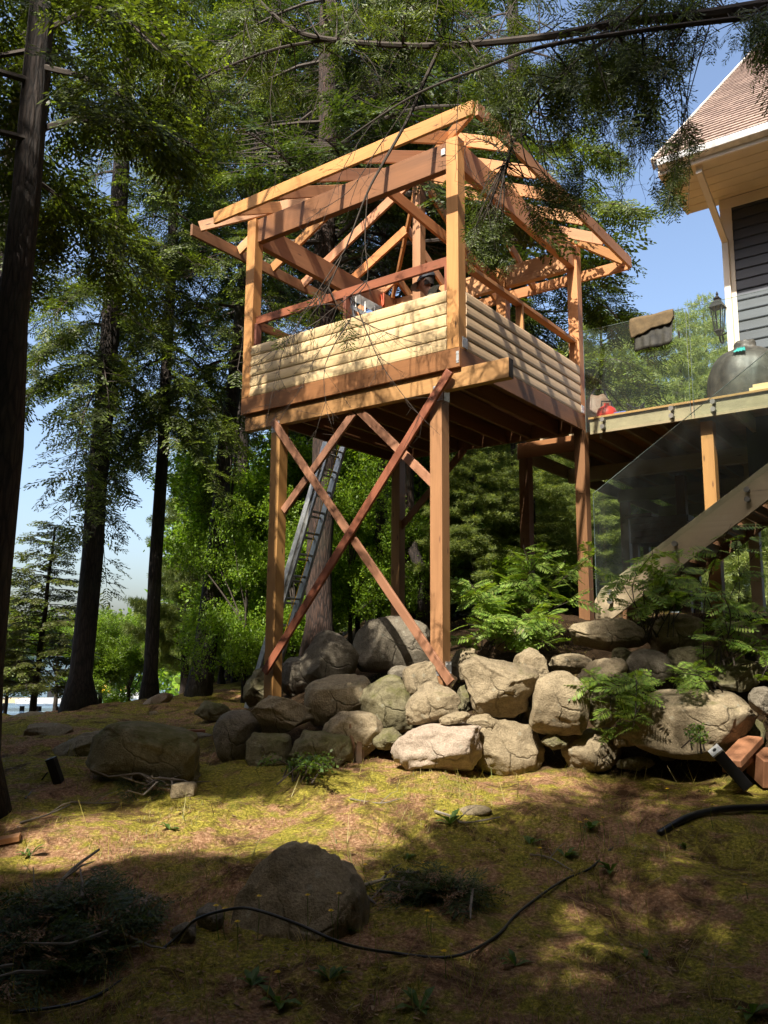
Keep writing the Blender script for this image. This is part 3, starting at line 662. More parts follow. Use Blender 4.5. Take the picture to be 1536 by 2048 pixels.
# cloth over the glass
jk = thing('jacket', 'tan and black jacket draped over the glass guard of the deck', 'jacket', T(-.92, TV - .07, 1.31))
def drape(u0, u1, zf0, zf1, zb, off, seed, amp=1.0):
    rows = []; rng = random.Random(seed); ph = [rng.random() * 6 for _ in range(4)]
    path = [('b', zb), ('b', .6), ('b', .3), ('b', 0.04), ('t', 0), ('f', .04)] + [('f', t) for t in np.linspace(.12, 1, 9)]
    for i, (sd_, t) in enumerate(path):
        row = []
        for j in range(25):
            s = j / 24; u = u0 + (u1 - u0) * s; fl = (zf0 + (zf1 - zf0) * s) + amp * (.03 * math.sin(s * 7 + ph[0]) + .012 * math.sin(s * 19 + ph[1])) + .09 * max(0, s - .85) ** 2 * 20
            wav = (.016 * math.sin(s * 11 + ph[2] + t * 2) + .007 * math.sin(s * 23 + ph[3] - 3 * t)) * (t if sd_ != 't' else 0)
            if sd_ == 'b': dv, z = .012 + off * .5 + abs(wav), 1.31 - zb * t * .4 - .002
            elif sd_ == 't': dv, z = 0, 1.318 + off + .006 * math.sin(s * 9)
            else: dv, z = -(.012 + off) - abs(wav) - .012 * t, 1.31 - (1.31 - fl) * t
            row.append(T(u + .02 * math.sin(t * 3 + ph[1]) * t * (s - .5) * 2, TV - .07 + dv, z))
        rows.append(row)
    return MB().grid(rows)
for nm, args, mt in (('lining', (-.69, -1.18, .885, .895, .5, .0, 2, .2), 'darkcloth'), ('outer_cloth', (-.65, -1.185, 1.08, 1.15, .4, .012, 5, .6), 'tan')):
    o = obj(nm, drape(*args), M[mt], jk, smooth=True); s_ = o.modifiers.new('thick', 'SOLIDIFY'); s_.thickness = .006; s_.offset = 0
# clutter at the deck corner
p = T(-.17, 3.35, DZ + .003); m = MB(); m.lathe([(.10, 0), (.13, .02), (.135, .1), (.11, .17), (.06, .2), (.035, .21), (.035, .24), (.02, .245)], p, 14, 1, .8)
o = obj('fuel_can', m, M['red'], loc=p, smooth=True); m = MB(); m.tube([p + np.array([-.07, 0, .18]), p + np.array([-.06, 0, .27]), p + np.array([.06, 0, .27]), p + np.array([.08, 0, .17])], .012, 6); obj('handle', m, M['black'], o); tag(o, 'red plastic fuel can on the deck corner beside the playhouse', 'fuel can')
p = T(.0, 3.5, DZ + .003); rows = []
for i in range(7):
    t = i / 6; rows.append([p + np.array([(.26 * (1 - .55 * t * t)) * math.cos(a) * (1 + .12 * math.sin(3 * a + i)), .17 * (1 - .5 * t * t) * math.sin(a), .40 * t + .02 * math.sin(4 * a)]) for a in np.linspace(0, 2 * math.pi, 17)])
rows.append([p + np.array([.02 * math.cos(a), .02 * math.sin(a), .41]) for a in np.linspace(0, 2 * math.pi, 17)])
o = obj('tool_bag', MB().grid(rows), M['box'], loc=p, smooth=True); m = MB(); m.tube([p + np.array([-.12, 0, .35]), p + np.array([-.05, 0, .5]), p + np.array([.08, 0, .5]), p + np.array([.13, 0, .34])], .013, 6); obj('handle', m, M['black'], o); tag(o, 'bulging brown tool bag with black handle behind the red fuel can', 'tool bag')
p = T(-.33, 3.2, DZ + .003); m = MB(); m.beam(p, p + DU * -.16, .09, .1); o = obj('tool_case', m, M['blue'], loc=p, bevel=.012); m = MB(); m.tube([p + np.array([.04, 0, .05]), p + np.array([.05, 0, .09]), p + np.array([.1, 0, .09]), p + np.array([.11, 0, .05])], .008, 5); obj('handle', m, M['black'], o); tag(o, 'small blue tool case on the deck edge right of the fuel can', 'tool case')
p = T(-.62, 3.16, DZ + .003); m = MB()
for k in range(3): m.tube([p + np.array([.09 * math.cos(a) * (1 + .1 * k), .07 * math.sin(a), .03 * k + .02 + .04 * math.sin(a * 2 + k)]) for a in np.linspace(0, 6.28, 18)], .009, 5, cap=False)
tag(obj('cord_coil', m, M['black'], loc=p), 'loose coil of black cord on the edge of the deck', 'cord')
# wooden planter box standing beyond the stairs
p = T(.14, 6.0, -1.12); bx = thing('wooden_box', 'dark weathered wooden box standing beneath the deck behind the stair glass', 'box', p - np.array([0, 0, .9]))
m = MB()
for k in range(4): m.beam(T(.55, 6.0, -1.08 + .1 * k + .04), T(-.32, 6.0, -1.08 + .1 * k + .04), .03, .094); m.beam(T(.55, 6.02, -1.08 + .1 * k + .04), T(.55, 6.6, -1.08 + .1 * k + .04), .03, .094); m.beam(T(-.32, 6.02, -1.08 + .1 * k + .04), T(-.32, 6.6, -1.08 + .1 * k + .04), .03, .094)
m.beam(T(.58, 6.62, -.88), T(-.35, 6.62, -.88), .03, .4); obj('box_side', m, M['box'], bx, bevel=.004)
m = MB(); m.beam(T(.62, 6.3, -.655), T(.2, 6.3, -.655), .7, .05); obj('lid', m, M['rim'], bx, bevel=.006)
for u, v in ((.5, 6.06), (-.27, 6.06), (.5, 6.55), (-.27, 6.55)):
    p_ = T(u, v, 0); m = MB(); m.beam(T(u, v, gz(p_[0], p_[1]) - CO[2] - .1), T(u, v, -1.08), .09, .09, DV); obj('leg', m, M['box'], bx)

# ================================================================== BOULDERS
def ico(sub):
    b = bmesh.new(); bmesh.ops.create_icosphere(b, subdivisions=sub, radius=1); v = np.array([x.co[:] for x in b.verts]); f = [[x.index for x in p.verts] for p in b.faces]; b.free(); return v, f
ICO = {s: ico(s) for s in (3, 4, 5)}
def gd(px, py):
    lo, hi = 2.5, 14
    for _ in range(40):
        m_ = (lo + hi) / 2; p = at(px, py, m_)
        if p[2] > gz(p[0], p[1]): lo = m_
        else: hi = m_
    return lo
def boulder(label, px, py, rx, ry, d, rot=0, seed=0, mt='rock', cuts=10, cutk=(.58, .86), rough=.13, sub=5, group=None, name='boulder', shape=None, bury=0, deep=.9):
    gnd = d is None
    if d is None: d = gd(px, py + ry * (.72 if ry > 12 else .3))
    rng = np.random.default_rng(seed + 11); V, Fc = ICO[sub]; v = V.copy()
    for c in range(cuts):
        n = rng.normal(size=3); n /= np.linalg.norm(n); k = rng.uniform(*cutk); t = v @ n - k; v = v - np.clip(t, 0, None)[:, None] * n * .96
    off = rng.random(3) * 50
    for i in range(len(v)):
        p = V[i]; a = mn.fractal(tuple(p * 1.3 + off), 1.0, 2.0, 3); c = mn.fractal(tuple(p * 4.5 + off), .9, 2.1, 4); e = abs(mn.noise(tuple(p * 2.3 + off + 9)))
        v[i] = v[i] * (1 + rough * 1.2 * a + rough * .35 * c - rough * .5 * max(0, .12 - e) * 4)
    if shape: v = shape(v, V)
    v = np.sign(v) * np.abs(v) ** .86; ext = (v.max(0) - v.min(0)) / 2; mid = (v.max(0) + v.min(0)) / 2; v = (v - mid) / ext
    a = R(rot); c_, s_ = math.cos(a), math.sin(a); x, z = v[:, 0] * rx * 1.04, v[:, 2] * ry * 1.04
    x2, z2 = x * c_ - z * s_, x * s_ + z * c_; k = d / F_PX
    ctr = at(px, py, d); yd = v[:, 1] * (rx + ry) * .5 * deep
    W = np.stack([x2 * k, yd * k, z2 * k], 1)
    if not gnd: ctr = ctr + np.array([0, (rx + ry) * .5 * deep * k * .55, 0])
    me = bpy.data.meshes.new(name); me.from_pydata(W.tolist(), [], Fc); me.polygons.foreach_set('use_smooth', [True] * len(Fc)); me.materials.append(M[mt])
    o = bpy.data.objects.new(name, me); COL.objects.link(o); o.location = Vector(ctr); tag(o, label, 'boulder' if name == 'boulder' else 'stone', group); return o
WG, = ('boulders of the dry stacked wall',)
def tri(v, V):
    w = v.copy(); t = np.clip((v[:, 2] + .9) / 1.8, 0, 1); w[:, 0] = v[:, 0] * (1.15 - .8 * t) + .12 * t; return w
def slantfront(v, V):
    w = v.copy(); t = (v[:, 2] + 1) / 2; w[:, 0] = v[:, 0] * (1.1 - .45 * t) + .22 * t; w[:, 2] += .12 * np.clip(v[:, 0], 0, 1); return w
def underc(v, V):
    w = v.copy(); m_ = v[:, 2] < -.1; w[m_, 1] += (.1 + .5 * (-.1 - v[m_, 2])); return w
def block(v, V): return np.sign(v) * np.abs(v) ** .7
BL = [
 ('smooth grey brown boulder rounding off the left end of the stone wall', 471, 1478, 45, 52, 8.0, 0, 1, 'rock_grey', dict(cuts=4, rough=.06)),
 ('long tan boulder under the left front post of the playhouse', 559, 1429, 62, 37, 8.1, 6, 2, 'rock', {}),
 ('large rounded boulder with a sunlit spot, leaning right between two neighbours', 676, 1398, 68, 47, 8.2, 20, 3, 'rock', dict(cuts=5, rough=.06)),
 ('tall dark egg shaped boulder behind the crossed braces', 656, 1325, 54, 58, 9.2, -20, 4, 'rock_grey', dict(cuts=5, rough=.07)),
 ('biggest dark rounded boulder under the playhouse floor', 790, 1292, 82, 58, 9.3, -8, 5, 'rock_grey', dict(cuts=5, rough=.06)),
 ('mossy boulder with grass at its foot, left of the striped rock', 775, 1408, 53, 54, 8.0, 0, 6, 'rock_moss', {}),
 ('squared mossy block low in the wall above the dark herbs', 535, 1498, 43, 30, 7.8, 3, 7, 'rock_moss', dict(shape=block)),
 ('low moss covered boulder half sunk beside the split stump', 640, 1502, 62, 36, 7.7, 0, 8, 'rock_moss', {}),
 ('brown topped boulder directly behind the split stump', 705, 1478, 60, 52, 7.9, -8, 9, 'rock', {}),
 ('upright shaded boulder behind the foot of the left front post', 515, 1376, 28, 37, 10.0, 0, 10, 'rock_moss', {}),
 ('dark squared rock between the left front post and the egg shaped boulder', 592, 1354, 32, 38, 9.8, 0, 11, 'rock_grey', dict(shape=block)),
 ('small striped rock with layered bands left of the right front post', 841, 1359, 33, 31, 8.0, 14, 12, 'rock', dict(shape=block, cuts=4)),
 ('pointed triangular boulder below the foot of the right front post', 866, 1407, 54, 40, 7.6, 6, 13, 'rock', dict(shape=tri, cuts=4)),
 ('thin flat slab wedged over the pale front boulder', 911, 1436, 31, 10, 7.45, 10, 14, 'rock', {}),
 ('pale pinkish front boulder with shadowed undercut face', 874, 1500, 87, 49, None, 6, 15, 'rock_pale', dict(shape=underc, cuts=6)),
 ('small shaded stone tucked behind the pale front boulder', 963, 1450, 27, 21, 7.6, 0, 16, 'rock', {}),
 ('broad sandy boulder at the foot of the wall with moss on its right shoulder', 1016, 1498, 68, 56, None, -16, 17, 'rock', dict(cuts=8)),
 ('large bright tan boulder with a leaf shadow, centre of the wall', 997, 1377, 75, 59, 7.6, -6, 18, 'rock', dict(cuts=8, cutk=(.6, .85))),
 ('yellowish tilted boulder at the upper right of the large bright one', 1063, 1338, 36, 37, 7.9, -35, 19, 'rock', {}),
 ('squarish sunlit boulder with a chipped right face', 1124, 1408, 55, 62, 7.4, -4, 20, 'rock', dict(shape=block, cuts=7)),
 ('shaded brown rock right behind the right front post', 931, 1333, 27, 34, 8.5, 10, 21, 'rock', {}),
 ('leaf dappled rock buried under the bright shrub', 1035, 1265, 48, 34, 8.8, 15, 22, 'rock', {}),
 ('flat shaded rock in a gap under the dappled top boulder', 1145, 1328, 42, 20, 8.0, 0, 23, 'rock', {}),
 ('wide dappled boulder crowning the wall left of the stair foot', 1222, 1268, 77, 33, 8.3, -6, 24, 'rock', dict(cuts=8)),
 ('boulder striped by fern shadows below the stair', 1357, 1266, 57, 38, 8.2, 0, 25, 'rock', {}),
 ('round grey boulder streaked with needle shadows', 1304, 1337, 44, 37, 7.8, -10, 26, 'rock_grey', dict(cuts=4, rough=.06)),
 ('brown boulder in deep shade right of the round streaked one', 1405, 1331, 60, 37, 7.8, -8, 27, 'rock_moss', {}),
 ('huge cracked boulder in half shade near the cut timbers', 1394, 1450, 126, 70, 7.2, -6, 28, 'rock', dict(cuts=9, rough=.12, sub=5)),
 ('narrow dark boulder behind the hanging fern', 1213, 1415, 29, 42, 7.4, -8, 29, 'rock_moss', {}),
 ('half buried sandy boulder at the wall foot under the fern tip', 1188, 1502, 62, 42, None, 12, 30, 'rock', dict(cuts=6)),
 ('yellow mossy flat topped rock above the hanging fern', 1212, 1348, 49, 29, 7.8, 14, 31, 'rock', {}),
 ('small brown stone jammed between two upper boulders', 1247, 1313, 21, 17, 8.05, 0, 32, 'rock_moss', {}),
 ('small round stone at the foot of the huge cracked boulder', 1332, 1507, 18, 14, None, 0, 33, 'rock_moss', {}),
 ('sunken mossy stone flush with the ground right of the wall foot', 1272, 1528, 37, 14, None, 4, 34, 'rock_moss', {}),
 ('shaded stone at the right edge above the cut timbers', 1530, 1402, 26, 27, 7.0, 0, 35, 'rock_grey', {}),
 ('tan boulder behind thin stems at the upper right of the wall', 1482, 1276, 52, 33, 7.9, 0, 36, 'rock', {}),
]
BL += [
 ('small dark wedge stone under the squarish chipped boulder', 1112, 1482, 26, 17, 7.5, 8, 60, 'rock_moss', {}), ('brown filler stone between the narrow dark boulder and the huge cracked one', 1258, 1470, 28, 24, 7.5, 0, 61, 'rock', {}),
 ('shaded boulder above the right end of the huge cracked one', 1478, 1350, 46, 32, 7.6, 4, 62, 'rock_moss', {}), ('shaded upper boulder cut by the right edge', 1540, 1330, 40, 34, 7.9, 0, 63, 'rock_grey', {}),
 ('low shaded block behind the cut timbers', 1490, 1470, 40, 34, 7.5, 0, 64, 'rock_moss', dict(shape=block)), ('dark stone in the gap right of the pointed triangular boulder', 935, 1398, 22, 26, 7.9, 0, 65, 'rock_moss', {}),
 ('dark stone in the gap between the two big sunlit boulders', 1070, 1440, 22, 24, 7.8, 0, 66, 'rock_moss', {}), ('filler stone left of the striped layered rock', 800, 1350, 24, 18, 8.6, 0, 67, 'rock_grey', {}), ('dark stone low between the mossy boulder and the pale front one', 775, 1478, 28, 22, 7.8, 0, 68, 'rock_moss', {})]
for (lb, px, py, rx, ry, d, rot, sd_, mt, kw) in BL: boulder(lb, px, py, rx, ry, d, rot, sd_, mt, group=WG, **kw)
G2 = 'boulders lying on the left slope'
boulder('big dark slab sided boulder lying alone on the left slope', 278, 1513, 108, 56, 7.2, -7, 40, 'rock_moss', 8, group=G2, sub=5, shape=block)
boulder('sunlit rounded rock left behind the dark slab sided boulder', 88, 1472, 48, 24, 9.5, 6, 41, 'rock', group=G2)
boulder('low flat rock between the black path light and the dark boulder', 165, 1502, 66, 32, 8.3, 8, 42, 'rock', group=G2)
boulder('long low rock on the lake edge by the slender cedar trunk', 42, 1440, 40, 13, 13.0, 10, 43, 'rock', group=G2)
boulder('pale tilted slab at the foot of the second slender trunk', 311, 1406, 32, 14, 13.0, 22, 44, 'rock_pale', group=G2)
boulder('tiny round boulder on the sunlit moss', 307, 1429, 10, 7, None, 0, 45, 'rock', group=G2, sub=3)
boulder('mossy hump of rock beside the leaning trunk', 427, 1424, 38, 19, 10.8, -5, 46, 'rock_moss', group=G2)
boulder('dark rock right of the flared trunk root at the lake', 112, 1434, 28, 9, 13.2, 6, 47, 'rock_moss', group=G2)
boulder('long flat path slab in front of the mossy hump', 372, 1472, 52, 7, None, 0, 48, 'rock_grey', group=G2, sub=3)
boulder('large lone boulder with a smooth crest in the shaded foreground', 588, 1832, 136, 116, 4.7, 8, 50, 'rock', 9, (.6, .88), .13, 5, None, 'boulder', slantfront, deep=.8)
boulder('grey stone left of the large lone foreground boulder', 418, 1838, 26, 24, None, 0, 51, 'rock_grey', group='small foreground stones', sub=3)
boulder('smooth grey pebble by the hose end in the foreground', 368, 1868, 24, 19, None, 25, 52, 'rock_grey', group='small foreground stones', sub=3)
boulder('flat stone sunk in the sunlit moss', 950, 1621, 30, 10, None, 8, 53, 'rock', group='small foreground stones', sub=3)
o = boulder('brick sized stone block on the bare needle path', 367, 1580, 24, 13, None, 4, 54, 'rock', 5, group='small foreground stones', sub=3, shape=lambda v, V: np.sign(v) * np.abs(v) ** .4)

# ================================================================== FOLIAGE TOOLS
rg = np.random.default_rng(5)
def nrm(a): return a / (np.linalg.norm(a, axis=-1, keepdims=True) + 1e-9)
def strip(p0, d, ln, wd, up):
    """diamond leaf from p0 along d"""
    s = np.cross(d, up); s /= np.linalg.norm(s) + 1e-9
    return np.array([p0, p0 + d * ln * .5 + s * wd * .5, p0 + d * ln, p0 + d * ln * .5 - s * wd * .5])
def tpl_hemlock(rng, n=8, k=4, lw=.066):
    Q = []; tip = []
    for i in range(n):
        x = .06 + .9 * i / n
        for sgn in (-1, 1):
            L = (.42 * (1 - x) ** .6 + .10) * rng.uniform(.7, 1.15); a = sgn * rng.uniform(.75, 1.1); p = np.array([x, 0, -.12 * x * x])
            d = np.array([math.cos(a), math.sin(a), rng.uniform(-.35, .05)]); d /= np.linalg.norm(d)
            for j in range(k):
                dd = d + rng.normal(size=3) * .22; dd /= np.linalg.norm(dd)
                Q.append(strip(p + d * L * j / k, dd, L / k * 1.5, lw * rng.uniform(.7, 1.3), np.array([rng.normal() * .3, rng.normal() * .3, 1.])))
                tip.append(1 if (j == k - 1 and rng.random() < .25) or (i == n - 1 and rng.random() < .5) else 0)
    return np.array(Q), np.array(tip)
def tpl_pinnate(rng, n=9, lw=.085):
    Q = []; 
    for i in range(n + 1):
        x = .1 + .85 * i / n; L = (.30 * math.sin(math.pi * (.18 + .72 * i / n)) + .05)
        for sgn in ((-1, 1) if i < n else (0,)):
            a = sgn * rng.uniform(.95, 1.2); p = np.array([x, 0, .12 * x - .30 * x * x])
            d = np.array([math.cos(a), math.sin(a), -.22]); d /= np.linalg.norm(d); Q.append(strip(p, d, L, lw, np.array([0, rng.normal() * .2, 1.])))
    for i in range(4): x = i / 4; Q.append(strip(np.array([x, 0, .12 * x - .30 * x * x]), np.array([1, 0, .12 - .6 * x]), .26, .014, np.array([0, 0, 1.])))
    return np.array(Q), np.zeros(len(Q), int)
def tpl_cluster(rng, n=14, ln=.30, wd=.20, spread=.5):
    Q = []
    for i in range(n):
        p = rng.normal(size=3) * spread * .5; d = nrm(rng.normal(size=3) * np.array([1, 1, .5])); Q.append(strip(p, d, ln * rng.uniform(.7, 1.3), wd * rng.uniform(.7, 1.2), nrm(np.array([rng.normal() * .5, rng.normal() * .5, 1.]))))
    return np.array(Q), (rng.random(n) < .3).astype(int)
def tpl_pine(rng, tufts=7, n=13, ln=.42, wd=.038):
    Q = []
    for t in range(tufts):
        c = np.array([t / tufts, rng.normal() * .12, rng.normal() * .1]); ax = nrm(np.array([1., rng.normal() * .6, rng.normal() * .4 + .2]))
        for i in range(n):
            d = nrm(ax * .75 + nrm(rng.normal(size=3)) * .9); Q.append(strip(c, d, ln * rng.uniform(.7, 1.1), wd, nrm(rng.normal(size=3))))
    return np.array(Q), (rng.random(len(Q)) < .25).astype(int)
TP = {'hem': [tpl_hemlock(rg) for _ in range(5)], 'hemfine': [tpl_hemlock(rg, 11, 4, .036) for _ in range(5)], 'pin': [tpl_pinnate(rg) for _ in range(4)],
      'broad': [tpl_cluster(rg) for _ in range(5)], 'pine': [tpl_pine(rg) for _ in range(4)], 'ced': [tpl_hemlock(rg, 5, 3, .14) for _ in range(4)]}
class Foliage:
    def __init__(s): s.V = []; s.T = []
    def add(s, key, pos, dirs, ups, scale):
        pos, dirs, ups = np.asarray(pos, float), nrm(np.asarray(dirs, float)), np.asarray(ups, float); scale = np.broadcast_to(scale, len(pos))
        y = nrm(np.cross(ups, dirs)); z = np.cross(dirs, y); Rm = np.stack([dirs, y, z], -1)   # columns
        which = rg.integers(0, len(TP[key]), len(pos))
        for w in range(len(TP[key])):
            m_ = which == w
            if not m_.any(): continue
            Q, t = TP[key][w]
            P = np.einsum('nij,qkj->nqki', Rm[m_], Q) * scale[m_][:, None, None, None] + pos[m_][:, None, None, :]
            s.V.append(P.reshape(-1, 4, 3)); s.T.append(np.tile(t, m_.sum()))
    def obj(s, name, mats, parent=None, loc=None):
        return quads_obj(name, np.concatenate(s.V), mats, parent, loc, np.concatenate(s.T) if len(mats) > 1 else None)
def limb_path(p0, az, L, rise, droop, n=7, rng=rg, wig=.05):
    pts = []; d = np.array([math.cos(az), math.sin(az), 0])
    sd = np.array([-d[1], d[0], 0])
    for i in range(n):
        t = i / (n - 1); pts.append(np.asarray(p0) + d * L * t + sd * wig * L * math.sin(t * 4 + az * 3) + np.array([0, 0, L * (rise * t - droop * t * t)]))
    return pts
def along(pts, t):
    t = min(max(t, 0), .9999) * (len(pts) - 1); i = int(t); f = t - i; return pts[i] * (1 - f) + pts[i + 1] * f, nrm(pts[i + 1] - pts[i])
def conifer_crown(H=10., Rm=2.7, nl=46, seed=1, key='hem', spray=.42, dens=1.0, profile=None, rise=(-.22, .16), droop=(.1, .45), lift=0, dead=.0):
    """limbs and sprays round a z axis from 0 to H; returns wood MB and (pos, dir, up, scale) arrays"""
    rng = np.random.default_rng(seed); mb_ = MB(); pos = []; dr = []; up = []; sc = []
    for i in range(nl):
        t = (i + rng.random() * .8) / nl; z = H * t; az = i * 2.399 + rng.normal() * .4
        rad = Rm * (profile(t) if profile else (1 - t) ** .75 * (.75 + .5 * rng.random()) + .12)
        pts = limb_path((0, 0, z), az, rad, rng.uniform(*rise), rng.uniform(*droop), rng=rng)
        r0 = .010 + .007 * rad; mb_.tube(pts, [r0 * (1 - .8 * k / 6) for k in range(7)], 5, cap=False)
        if rng.random() < dead: continue
        nb = max(4, int(rad * 8 * dens))
        for b in range(nb):
            s = .18 + .82 * (b + rng.random()) / nb; p, d = along(pts, s); side = 1 if b % 2 else -1
            bl = (.22 + .42 * rad * (1 - s) ** .7 * .8) * rng.uniform(.6, 1.2); a = side * rng.uniform(.7, 1.15)
            bd = nrm(np.array([d[0] * math.cos(a) - d[1] * math.sin(a), d[0] * math.sin(a) + d[1] * math.cos(a), rng.uniform(-.45, .02)]))
            mb_.tube([p, p + bd * bl], [.006, .002], 3, cap=False)
            ns = max(1, int(bl / (spray * .38)))
            for q in range(ns):
                f = (q + .3) / ns; pp = p + bd * bl * f; aa = rng.uniform(-.7, .7)
                sd = np.array([bd[0] * math.cos(aa) - bd[1] * math.sin(aa), bd[0] * math.sin(aa) + bd[1] * math.cos(aa), rng.uniform(-.75, .0)])
                pos.append(pp); dr.append(sd); up.append((rng.normal() * .25, rng.normal() * .25, 1.)); sc.append(spray * rng.uniform(.65, 1.25))
        p, d = along(pts, 1.); pos.append(p); dr.append(d + np.array([0, 0, -.3])); up.append((0, 0, 1)); sc.append(spray)
    return mb_, np.array(pos), np.array(dr), np.array(up), np.array(sc)
def mesh_from(obj_): me = obj_.data; bpy.data.objects.remove(obj_); return me
ARR = {}
def crown_meshes(tag_, mats, **kw):
    key = kw.get('key', 'hem'); w, p, d, u, s = conifer_crown(**kw); fo = Foliage(); fo.add(key, p, d, u, s); ARR[tag_] = (w, p, d, u, s, mats, key)
    return mesh_from(obj('branchwork', w, M['twig'])), mesh_from(fo.obj('crown', mats))
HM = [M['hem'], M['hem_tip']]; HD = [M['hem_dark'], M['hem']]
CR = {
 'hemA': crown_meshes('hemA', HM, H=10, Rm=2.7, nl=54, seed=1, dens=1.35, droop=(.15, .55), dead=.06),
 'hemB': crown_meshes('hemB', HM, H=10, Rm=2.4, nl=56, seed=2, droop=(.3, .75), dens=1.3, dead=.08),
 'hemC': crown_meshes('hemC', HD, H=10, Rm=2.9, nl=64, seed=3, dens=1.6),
 'pine': crown_meshes('p', [M['pine_pale'], M['pine']], H=8, Rm=2.3, nl=52, seed=4, key='pine', spray=.40, dens=1.5, rise=(.1, .4), droop=(0, .2)),
 'cedar': crown_meshes('k', [M['cedar'], M['hem_tip']], H=4, Rm=1.0, nl=60, seed=6, key='ced', spray=.24, dens=1.6, rise=(.1, .5), droop=(0, .3)),
}
def broad_crown(H, Rm, n, seed, mats, leafs=.20, key='broad'):
    rng = np.random.default_rng(seed); w = MB(); pos = []
    cl = [(np.array([rng.normal() * Rm * .42, rng.normal() * Rm * .42, H * (.15 + .8 * rng.random())]), rng.uniform(.3, .55) * Rm) for _ in range(16)]
    for c, r in cl:
        w.tube([np.array([0, 0, c[2] * .45]), (c + np.array([0, 0, c[2] * .45])) * .5 + rng.normal(size=3) * .1, c], [.035, .022, .006], 5, cap=False)
        for k in range(n // 16): q = nrm(rng.normal(size=3)); pos.append(c + q * r * rng.random() ** .4 * np.array([1, 1, .7]))
    pos = np.array(pos); fo = Foliage(); d = rng.normal(size=pos.shape) * np.array([1, 1, .5]); u = np.tile([0, 0, 1.], (len(pos), 1)) + rng.normal(size=pos.shape) * .35
    fo.add(key, pos, d, u, leafs * rng.uniform(.7, 1.3, len(pos))); return mesh_from(obj('branchwork', w, M['twig'])), mesh_from(fo.obj('crown', mats))
CR['maple'] = broad_crown(4.6, 1.9, 3600, 21, [M['maple'], M['maple_dark']], .26)
CR['thin'] = broad_crown(4.6, 1.9, 1900, 25, [M['maple'], M['maple_dark']], .25)
CR['dull'] = broad_crown(4.6, 2.0, 3600, 22, [M['maple_dark'], M['maple']], .27)
def tree(name, label, base, top, r0, r1, crown=None, cz=3.0, sc=(1, 1, 1), rot=0, group=None, mt='bark', cat='tree', flare=1.6, bury=.3, prune=True, soft=0., xmax=99):
    """tapered trunk from base to top; crown mesh set at height cz above the base"""
    base = np.asarray(base, float); top = np.asarray(top, float); t = thing(name, label, cat, base, group); m = MB(); n = 14; pts = []; rr = []
    rng = random.Random(hash(label) % 1000 if False else len(label) * 7 + int(abs(base[0]) * 10))
    for i in range(n):
        s = i / (n - 1); s2 = s ** 1.4; p = base + (top - base) * s2 + np.array([rng.uniform(-1, 1) * r0 * .16, rng.uniform(-1, 1) * r0 * .16, 0]) * (0 < i < n - 1)
        pts.append(p); rr.append((r0 + (r1 - r0) * s2) * (1 + (flare - 1) * max(0, 1 - s2 * np.linalg.norm(top - base) / (3.2 * r0)) ** 2))
    pts[0] = pts[0] - np.array([0, 0, bury]); rr[0] *= 1.15
    m.tube(pts, rr, 12); tr = obj('trunk', m, M[mt], t, smooth=True)
    if crown in ARR and prune:
        lean = (top - base) / max(.1, top[2] - base[2]); w, p, d, u, s_, mats, key = ARR[crown]; S = np.array(sc); ca, sa = math.cos(rot), math.sin(rot); Rz = np.array([[ca, -sa, 0], [sa, ca, 0], [0, 0, 1]])
        tf = lambda q: (np.asarray(q) * S) @ Rz.T + base + lean * cz
        P = tf(p); D = (d * S) @ Rz.T; kk = keep_prob(P); kk = np.maximum(kk, soft); k = (rg.random(len(P)) < kk) & (P[:, 0] < xmax) & (P[:, 2] < 1.9 + .87 * np.maximum(P[:, 1], 3)); m = MB(); m.v = [tuple(q) for q in tf(w.v)]; cen = np.array([np.mean([m.v[i] for i in f], axis=0) for f in w.f]); kf = (np.maximum(keep_prob(cen), soft) > .02) & (cen[:, 0] < xmax + .15)
        m.f = [f for f, a in zip(w.f, kf) if a]; m.uv = [f for f, a in zip(w.uv, kf) if a]; m.mi = [0] * len(m.f); obj('branchwork', m, M['twig'], t, recalc=False)
        fo = Foliage(); fo.add(key, P[k], D[k], u[k], s_[k] * (S[0] + S[2]) / 2); fo.obj('crown', mats, t); return t
    if crown:
        lean = (top - base) / max(.1, top[2] - base[2])
        for nm, me in zip(('branchwork', 'crown'), CR[crown]):
            o = bpy.data.objects.new(nm, me); COL.objects.link(o); o.parent = t
            o.location = Vector((lean[0] * cz, lean[1] * cz, cz)); o.scale = sc; o.rotation_euler = (0, 0, rot)
    return t
def gat(px, d, dz=0):
    p = at(px, 1300, d); p[2] = gz(p[0], p[1]) + dz; return p
def up_(p, h, dx=0, dy=0): return p + np.array([dx, dy, h])

